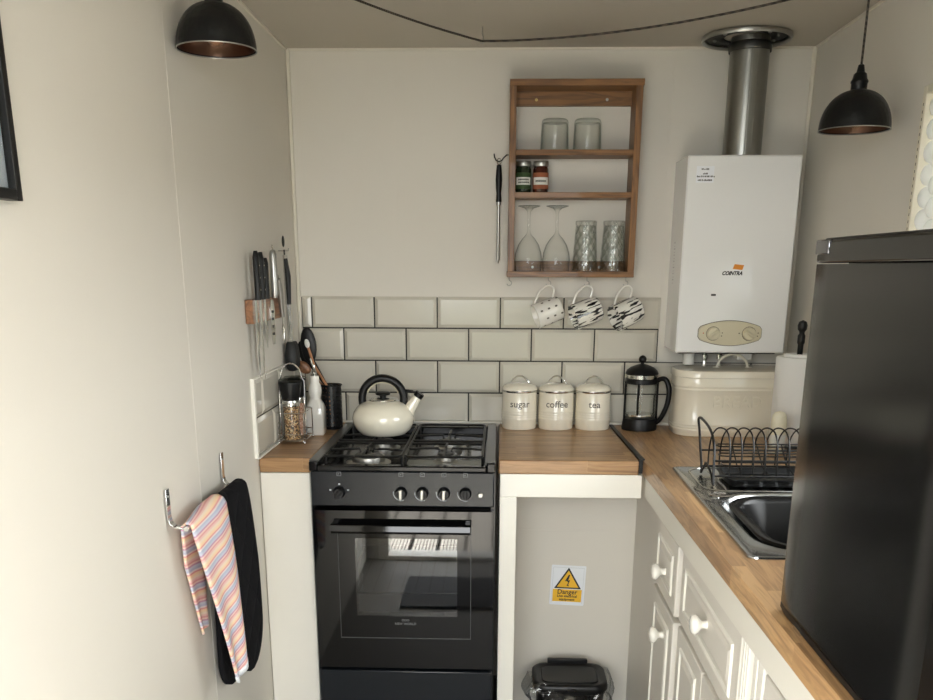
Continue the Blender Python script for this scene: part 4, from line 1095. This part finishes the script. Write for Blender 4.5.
# ------------------------------------------------------------------ niche below the middle worktop
t = thing('niche_frame', 'cream painted open frame below the short worktop right of the cooker', 'cabinet', (.26, -.59, 0))
MB().box(.068, .114, -.598, -.575, 0, .8072).build('stile', 'bright_paint', t, bevel=.0015)
MB().box(.068, .4505, -.598, -.575, .8075, .8715).build('top_rail', 'bright_paint', t, bevel=.0015)
MB().box(.068, .086, -.574, -.25, 0, .871).build('side_panel', 'grey_paint', t)
b = MB().box(.086, .495, -.25, -.232, 0, .871).box(.086, .495, -.2515, -.25, .6145, .6165)
bk = b.build('back_panel', 'wall', t)
t = thing('warning_sign', 'yellow and white danger sign with lightning triangle in the niche', 'sign', (.290, -.2505, .434))
S0 = Matrix.Translation((.290, -.2512, .434)) @ Matrix.Rotation(R(2.2), 4, 'Y')
def sgn(name, m, polys, d):
    b = MB(); b.T = S0
    for pl in polys: b.prism(pl, -.0006-d, .0004-d, 'y')
    return b.build(name, m, t)
sgn('plate', 'sign_white', [rrect(-.055, .055, -.067, .067, .003, 2)], 0)
sgn('border', 'text_pale', [[(-.049, .060), (.049, .060), (.049, .0592), (-.049, .0592)], [(-.049, -.061), (-.0482, -.061), (-.0482, .060), (-.049, .060)], [(.0482, -.061), (.049, -.061), (.049, .060), (.0482, .060)]], .0004)
sgn('triangle_border', 'text_dark', [[(-.043, -.011), (.043, -.011), (0, .060)]], .0006)
sgn('triangle', 'yellow', [[(-.0345, -.0065), (.0345, -.0065), (0, .0505)]], .0010)
sgn('lightning_bolt', 'text_dark', [[(.001, .036), (-.010, .014), (-.001, .016), (.0005, .0165), (.0055, .036)], [(-.0035, .015), (.0065, .019), (.0005, .001), (.0035, .003), (.002, -.003), (-.005, .001), (-.0025, .001), (.001, .0125), (-.001, .0115)]], .0014)
sgn('text_panel', 'yellow', [[(-.046, -.055), (.046, -.055), (.046, -.0135), (-.046, -.0135)]], .0006)
for s_, sz, z in (('Danger', .0215, -.0225), ('Live electrical', .0115, -.0365), ('equipment', .0115, -.0475)):
    q = text(s_, sz, (.290, -.2512, .434), t, 'text_dark', ext=.0003, bold=.0003)
    lo = Vector((.290, -.2512, .434))-wloc(t)
    T = Matrix.Translation(lo) @ Matrix.Rotation(R(2.2), 4, 'Y') @ Matrix.Translation((0, -.0012, z)) @ Matrix.Translation(-lo)
    q.data.transform(T)
# bin
t = thing('waste_bin', 'small black lidded waste bin lined with clear plastic in the niche', 'bin', (.292, -.365, 0))
def br(h, d, z, r=.03, cy=-.365): return [(.292+a, cy+c_, z) for a, c_ in rrect(-h, h, -d, d, r, 6)]
MB().loft([br(.085, .068, 0), br(.088, .07, .01), br(.100, .079, .1620), br(.103, .082, .1650), br(.103, .082, .1720)]).build('body', 'black_plastic', t)
ld = MB().loft([br(.108, .087, .1730, .04), br(.110, .089, .1790, .04), br(.109, .088, .1910, .04), br(.104, .083, .1970, .038), br(.096, .075, .1970, .034), br(.090, .069, .1935, .03)]).build('lid', 'black_plastic', t, ang=50)
MB().loft([br(.083, .060, .1936, .022), br(.081, .058, .1965, .022), br(.078, .055, .1965, .02)]).build('lid_panel', 'black_plastic', ld)
MB().box(.231, .353, -.285, -.270, .1930, .2090).build('hinge_bar', 'black_plastic', t, bevel=.002)
MB().box(.280, .304, -.4575, -.452, .1780, .1880).build('lid_catch', 'black_gloss', ld, bevel=.001)
random.seed(11)
def bag(u, v):
    a = 2*PI*u; n = math.sin(7*a)*.006+math.sin(13*a+2)*.004+math.sin(23*a+v*9)*.003
    hh = .116+n+.016*math.sin(PI*v); dd = .090+n+.016*math.sin(PI*v)
    ca, sa = math.cos(a), math.sin(a)
    x = .292+hh*math.copysign(abs(ca)**.6, ca); y = -.365+dd*math.copysign(abs(sa)**.6, sa)
    return (x, y, .180-.075*v+.010*math.sin(5*a+4*v)+.012*math.sin(2*a))
MB().grid(bag, 120, 8).build('bin_liner', 'plastic_film', t, ang=25)

t.location.y -= .04; t.scale = (1.04, 1, 1.0)

# ------------------------------------------------------------------ right cabinets
t = thing('fascia_board', 'off white fascia board under the long worktop edge', 'fascia', (.47, -1.5, .81))
def fx(y): return ex(y)+.004
MB().prism([(fx(-.599), -.599), (fx(YE), YE), (fx(YE)+.02, YE), (fx(-.599)+.02, -.599)], .8135, .8695).build('board', mat('fascia_paint', (226, 223, 214), .42), t)
def front(parent, name, y0, y1, z0, z1, X, m='grey_paint', arch=False):
    """a panelled front facing -X, proud moulding round a raised field"""
    b = MB().box(X, X+.02, y0, y1, z0, z1)
    f = b.build(name, m, parent, bevel=.003)
    iy0, iy1, iz0, iz1 = y0+.045, y1-.045, z0+.035, z1-.035
    def ring(d, x): return [(x, iy0+d, iz0+d), (x, iy1-d, iz0+d), (x, iy1-d, iz1-d), (x, iy0+d, iz1-d)]
    MB().loft([ring(0, X), ring(.003, X-.004), ring(.007, X-.004), ring(.010, X+.0005)], False, False).build('moulding', 'bright_paint', f, ang=20)
    MB().loft([ring(.018, X), ring(.026, X-.003)], False, True).build('raised_field', m, f, ang=20)
    return f
def china_knob(par, X, y, z):
    MB().lathe([(.010, X), (.009, X-.004), (.008, X-.012), (.011, X-.016), (.019, X-.022), (.0205, X-.028), (.017, X-.034), (.008, X-.037), (.0005, X-.0375)], (0, y, z), 24, 'x').build('knob', 'ceramic', par, ang=60)
t = thing('base_cabinet', 'narrow grey cream base cabinet with one drawer and one door at the niche', 'cabinet', (.72, -.88, 0))
MB().box(.4955, .514, -1.03, -.232, .0, .812).box(.514, .95, -1.03, -1.012, 0, .80).box(.514, .95, -.25, -.232, 0, .80).build('carcass', 'grey_paint', t)
Xa = .474
dw = front(t, 'drawer', -1.022, -.735, .628, .800, Xa); china_knob(dw, Xa, -.900, .700)
dd = front(t, 'door', -1.022, -.735, .10, .614, Xa); china_knob(dd, Xa, -.925, .545)
t = thing('base_cabinet', 'wide grey cream base cabinet with a large drawer under the sink', 'cabinet', (.72, -1.3, 0))
MB().box(.503, .52, -1.63, -1.031, 0, .812).box(.52, .95, -1.63, -1.612, 0, .80).build('carcass', 'grey_paint', t)
Xb = .483
dw = front(t, 'drawer', -1.555, -1.036, .628, .805, Xb); china_knob(dw, Xb, -1.315, .728)
for ya, yb, ky in ((-1.294, -1.036, -1.27), (-1.555, -1.298, -1.32)):
    dd = front(t, 'door', ya, yb, .10, .614, Xb); china_knob(dd, Xb, ky, .5)
b = MB()
for y in (-1.566, -1.580, -1.594): b.box(Xb, .503, y-.010, y, .0, .812)
b.build('pilaster', 'bright_paint', t, bevel=.002)
t = thing('base_cabinet', 'near base cabinet with plain door standing below the fridge', 'cabinet', (.72, -2.05, 0))
MB().box(.503, .95, -2.42, -1.632, 0, .80).build('carcass', 'grey_paint', t)
for y0, y1 in ((-2.02, -1.70), (-2.40, -2.03)):
    dd = front(t, 'door', y0, y1, .10, .80, Xb); china_knob(dd, Xb, y0+.03 if y0 < -2.1 else y1-.03, .7)
b = MB().box(Xb, .503, -1.655, -1.634, 0, .812).box(Xb, .503, -1.69, -1.66, 0, .812).build('pilaster', 'bright_paint', t, bevel=.002)

# ------------------------------------------------------------------ sink
t = thing('sink', 'stainless steel inset sink with drainer let into the long worktop', 'sink', (.74, -1.07, .91))
bwx0, bwx1, bwy0, bwy1 = .555, .925, -1.415, -.965
out = rrect(SX0, SX1, SY0, SY1, .018, 6); hole = rrect(bwx0, bwx1, bwy0, bwy1, .11, 6)
b = MB()
def R3(poly, z): return [(a, c_, z) for a, c_ in poly]
def off(x0, x1, y0, y1, d, r): return rrect(x0-d, x1+d, y0-d, y1+d, max(.004, r+d), 6)
b.loft([R3(off(SX0, SX1, SY0, SY1, 0, .018), .9102), R3(off(SX0, SX1, SY0, SY1, -.001, .018), .9135), R3(off(SX0, SX1, SY0, SY1, -.006, .018), .9150), R3(off(SX0, SX1, SY0, SY1, -.010, .018), .9125),
        R3(off(bwx0, bwx1, bwy0, bwy1, .018, .10), .9122), R3(off(bwx0, bwx1, bwy0, bwy1, .012, .10), .9135), R3(off(bwx0, bwx1, bwy0, bwy1, .004, .10), .911), R3(hole, .904), R3(off(bwx0, bwx1, bwy0, bwy1, -.010, .11), .80), R3(off(bwx0, bwx1, bwy0, bwy1, -.03, .10), .755)], False, True)
b.build('basin', 'sink_steel', t, ang=50)
b = MB()   # drainer ridges
for k in range(9):
    x = .60+k*.036
    rings = []
    for y, h in ((-.715, 0), (-.735, .0035), (-.90, .0035), (-.935, .0)):
        rings.append([(x-.008, y, .9124), (x-.004, y, .9124+h), (x+.004, y, .9124+h), (x+.008, y, .9124)])
    b.loft(rings, False, False, close=False)
b.build('drainer_ridge', 'sink_steel', t, ang=60)
b = MB().tube([(a, c_, .9128) for a, c_ in rrect(.545, .94, -.945, -.695, .05, 6)], .0028, 6, closed=True); b.build('drainer_rim', 'sink_steel', t)
MB().lathe([(.026, .9128), (.0265, .9148), (.024, .9165), (.016, .9168), (.013, .9155), (.0005, .915)], (.566, -.985, 0), 32).build('overflow_cap', 'chrome', t)
# washing up bowl inside
t = thing('washing_up_bowl', 'black plastic washing up bowl sitting in the sink', 'bowl', (.74, -1.19, .767))
def wb_(d, z): return R3(off(.580, .900, -1.392, -.990, d, .09), z+.014)
MB().loft([wb_(-.04, .757), wb_(-.03, .762), wb_(-.004, .885), wb_(.010, .888), wb_(.014, .893), wb_(.010, .897), wb_(-.006, .896), wb_(-.012, .885), wb_(-.040, .768)], True, True).build('bowl', mat('smoky_black_plastic', (9, 9, 10), .25, spec=.3), t, ang=60)

# ------------------------------------------------------------------ dish rack
t = thing('dish_rack', 'black wire dish drying rack standing on the sink drainer', 'dish rack', (.75, -.84, .913))
b = MB()
def end_arch(x):
    far = [(-.766, .918), (-.768, .930), (-.742, .970), (-.715, 1.012), (-.694, 1.040)]
    top = [(-.715, 1.047), (-.752, 1.046), (-.79, 1.043), (-.826, 1.037), (-.858, 1.026)]
    near = [(-.880, 1.008), (-.890, .985), (-.898, .935), (-.903, .918)]
    pts = [(x, y, z) for y, z in far+top+near]
    b.tube(smooth(pts, 3), .0032, 8)
    b.tube([(x, -.766, .918), (x+.003, -.778, .934), (x+.002, -.800, .950), (x+.002, -.815, .950), (x+.002, -.868, .935), (x+.002, -.885, .918), (x, -.903, .918)], .0028, 8)
end_arch(.569); end_arch(.935)
for y, z in ((-.742, .970), (-.893, .973), (-.768, .935), (-.895, .937)): b.tube([(.569, y, z), (.935, y, z)], .0026, 6)
b.build('frame', 'black_wire', t)
b = MB()
for k in range(12):
    x = .602+k*.0275
    b.tube(smooth([(x+.004, -.895, .937), (x+.002, -.897, .985), (x, -.890, 1.020), (x-.002, -.870, 1.038), (x-.008, -.845, 1.043), (x-.014, -.815, 1.036), (x-.018, -.785, 1.012), (x-.018, -.768, .975), (x-.016, -.760, .937)], 3), .0019, 6)
b.build('plate_hoop', 'black_wire', t)
b = MB()
for z, y0, y1 in ((.9365, -.895, -.86), (.955, -.86, -.82), (.972, -.83, -.79), (.99, -.80, -.765)):
    b.tube([(.93, y0, z), (.612, y0, z), (.601, y0+.006, z), (.598, (y0+y1)/2, z), (.605, y1, z), (.93, y1, z)], .0019, 6)
for k in range(5): b.tube([(.64+k*.06, -.895, .937), (.64+k*.06, -.83, .948), (.64+k*.06, -.765, .99)], .0019, 6)
b.build('base_wire', 'black_wire', t)
t = thing('drip_tray', 'black plastic drip tray lying under the dish rack', 'tray', (.76, -.85, .913))
def tr_(d, z): return R3(off(.602, .915, -.925, -.785, d, .02), z)
MB().loft([tr_(-.008, .9165), tr_(-.004, .918), tr_(0, .931), tr_(.004, .933), tr_(.004, .9355), tr_(-.004, .9355), tr_(-.007, .922)]).build('tray', 'black_plastic', t, ang=50)

# ------------------------------------------------------------------ kitchen roll, little bottle
t = thing('kitchen_roll', 'white kitchen roll standing on a holder beside the bread bin', 'kitchen roll', (.917, -.345, .91))
rc = (.9165, -.345, .91)
MB().lathe([(.024, .256), (.060, .256), (.0625, .252), (.0625, .012), (.060, .009), (.024, .009)], rc, 44, cap0=False, cap1=False).build('paper', 'paper', t)
MB().lathe([(.043, .2555), (.043, .262), (.041, .264), (.02, .264), (.02, .2), ], rc, 36, cap0=False, cap1=False).build('core', 'paper', t)
MB().lathe([(.0005, 0), (.055, 0), (.055, .006), (.053, .0085), (.0005, .0085)], rc, 36).build('base', 'black_plastic', t)
MB().lathe([(.008, .0085), (.008, .29), (.0105, .295), (.0105, .315), (.0075, .32), (.0075, .325), (.0125, .332), (.0135, .343), (.0105, .353), (.0005, .358)], rc, 24).build('pole', 'black_plastic', t)
t = thing('soap_bottle', 'small off white rounded bottle standing in front of the kitchen roll', 'bottle', (.838, -.475, .91))
def sb(a, c_, z): return [(.838+a*math.cos(q), -.475+c_*math.sin(q), z) for q in [i*PI/12 for i in range(24)]]
MB().loft([sb(.018, .011, .9105), sb(.0215, .014, .914), sb(.022, .015, .985), sb(.0215, .0145, 1.005), sb(.019, .013, 1.018), sb(.014, .009, 1.026), sb(.004, .003, 1.029)]).build('body', mat('off_white_bottle', (228, 222, 198), .4, vary=.12, vscale=60), t, ang=60)
MB().loft([sb(.0226, .0156, .935), sb(.0226, .0156, .965)], False, False).build('label_band', 'label', t)

# ------------------------------------------------------------------ fridge
F0, FYb, FYf, FZ0, FZ1 = .489, -1.705, -2.16, .9105, 1.447
t = thing('mini_fridge', 'black tabletop mini fridge standing on the long oak worktop', 'fridge', (.72, -1.93, .91))
def bow(u): return 0
MB().box(F0+.045, .962, FYf+.003, FYb-.003, FZ0+.012, FZ1-.012).build('body', 'fridge', t, bevel=.003)
rings = []
n = 14
prof = []
for k in range(n+1):
    u = k/n; y = FYb+(FYf-FYb)*u
    e = min(u, 1-u)*abs(FYf-FYb); x = F0+ .004*max(0, 1-e/.010)**2
    prof.append((x, y))
poly = prof+[(F0+.04, FYf), (F0+.04, FYb)]
dr = MB().prism([(a, c_) for a, c_ in poly], FZ0+.014, FZ1-.034).build('door', 'fridge', t, ang=35)
MB().prism([(a-.001, c_) for a, c_ in poly], FZ1-.0325, FZ1-.004).build('top_trim', 'fridge', dr, bevel=.003)
MB().prism([(a, c_) for a, c_ in poly], FZ0+.004, FZ0+.0125).build('bottom_trim', 'black_plastic', dr)
MB().box(F0-.003, F0+.03, FYb-.058, FYb-.009, FZ1-.022, FZ1-.003).build('handle_recess', mat('handle_reflection_metal', (120, 120, 126), .08, 1), dr, bevel=.002)  # bright metal stands in for the white reflection on the glossy black handle
MB().box(F0+.012, .962, FYf, FYb, FZ1-.005, FZ1).build('top_panel', 'black_plastic', t, bevel=.002)
MB().box(F0-.001, F0+.02, -1.815, -1.785, FZ0+.0005, FZ0+.006).build('hinge', 'chrome', t)
# bobbled blind in the window of the right wall
t = thing('window_blind', 'white bobbled blind in the cream window frame above the fridge', 'blind', (XR, -1.14, 1.77))
MB().box(XR+.012, XR+.015, WY0+.02, WY1-.022, 1.42, WZ1-.022).build('cloth', 'blind', t)
b = MB()
ny, nz = 17, 13
for i in range(ny):
    for j in range(nz):
        y = WY1-.050-i*.046; z = WZ1-.045-j*.046-(.023 if i % 2 else 0)
        if z < 1.45 or y < WY0+.03: continue
        prof_ = [(.0245, 0), (.0235, .009), (.019, .018), (.011, .0235), (.0005, .025)]
        rings = [[(XR+.012-h, y+q*math.cos(a)*.95, z+q*math.sin(a)*1.05) for a in [k*PI/6 for k in range(12)]] for q, h in prof_]
        b.loft(rings, False, True)
b.build('bobbles', 'blind', t, ang=80)['kind'] = 'stuff'
b = MB()
for k in range(50): b.box(XR-.0128, XR-.0118, WY1-.010, WY1-.0085, WZ0+.01+k*.015, WZ0+.016+k*.015)
b.build('stitching', 'text_grey', win)
# door mat
o = MB().box(-.35, .35, -2.35, -1.95, .0, .012).build('door_mat', 'mat_grey', bevel=.003); tag(recenter(o, (0, -2.15, 0)), 'grey ribbed door mat on the floor inside the doorway', 'mat')

# ------------------------------------------------------------------ light
w = bpy.data.worlds.new('sky'); S.world = w; w.use_nodes = True
nt = w.node_tree; nt.nodes.clear()
bg = nt.nodes.new('ShaderNodeBackground'); wo = nt.nodes.new('ShaderNodeOutputWorld')
bg.inputs[0].default_value = (.965, .985, 1.0, 1); bg.inputs[1].default_value = 8
nt.links.new(bg.outputs[0], wo.inputs[0])
def portal(name, loc, rot, sx, sy):
    l = bpy.data.lights.new(name, 'AREA'); l.shape = 'RECTANGLE'; l.size = sx; l.size_y = sy; l.energy = 1; l.cycles.is_portal = True
    o = bpy.data.objects.new(name, l); COL.objects.link(o); o.location = loc; o.rotation_euler = rot
portal('doorway_daylight', ((DX0+DX1)/2, YR-.095, DZ/2), (R(90), 0, 0), DX1-DX0, DZ)
portal('window_daylight', (XR+.079, (WY0+WY1)/2, (WZ0+WZ1)/2), (0, R(90), 0), WZ1-WZ0, WY1-WY0)
sn = bpy.data.lights.new('sun', 'SUN'); sn.energy = 30; sn.angle = R(2); sn.color = (1, .96, .9)
so = bpy.data.objects.new('sun', sn); COL.objects.link(so); so.rotation_euler = Vector((.95, -.05, -.8)).to_track_quat('-Z', 'Y').to_euler()

# ------------------------------------------------------------------ camera
cam = bpy.data.cameras.new('camera'); co = bpy.data.objects.new('camera', cam); COL.objects.link(co)
cam.sensor_fit = 'HORIZONTAL'; cam.sensor_width = 36; cam.lens = 918.1/933*36
cam.shift_y = (538.8-350)/933; cam.shift_x = 0
cam.clip_start = .02
co.location = (.0594, -3.0316, 1.4075)
pi_, ya, ro = R(16.477), R(-1.924), R(.188)
fw = Vector((math.sin(ya)*math.cos(pi_), math.cos(ya)*math.cos(pi_), -math.sin(pi_)))
r_ = Vector((math.cos(ya), -math.sin(ya), 0)); u_ = r_.cross(fw)
r2 = r_*math.cos(ro)+u_*math.sin(ro); u2 = -r_*math.sin(ro)+u_*math.cos(ro)
co.rotation_euler = Matrix((r2, u2, -fw)).transposed().to_euler()
S.camera = co
S.view_settings.view_transform = 'Standard'; S.view_settings.look = 'None'; S.view_settings.gamma = 1
S.view_settings.use_curve_mapping = False; S.view_settings.exposure = 0.38
S.cycles.max_bounces = 10; S.cycles.diffuse_bounces = 7; S.cycles.transparent_max_bounces = 24
S.cycles.caustics_reflective = False; S.cycles.caustics_refractive = False
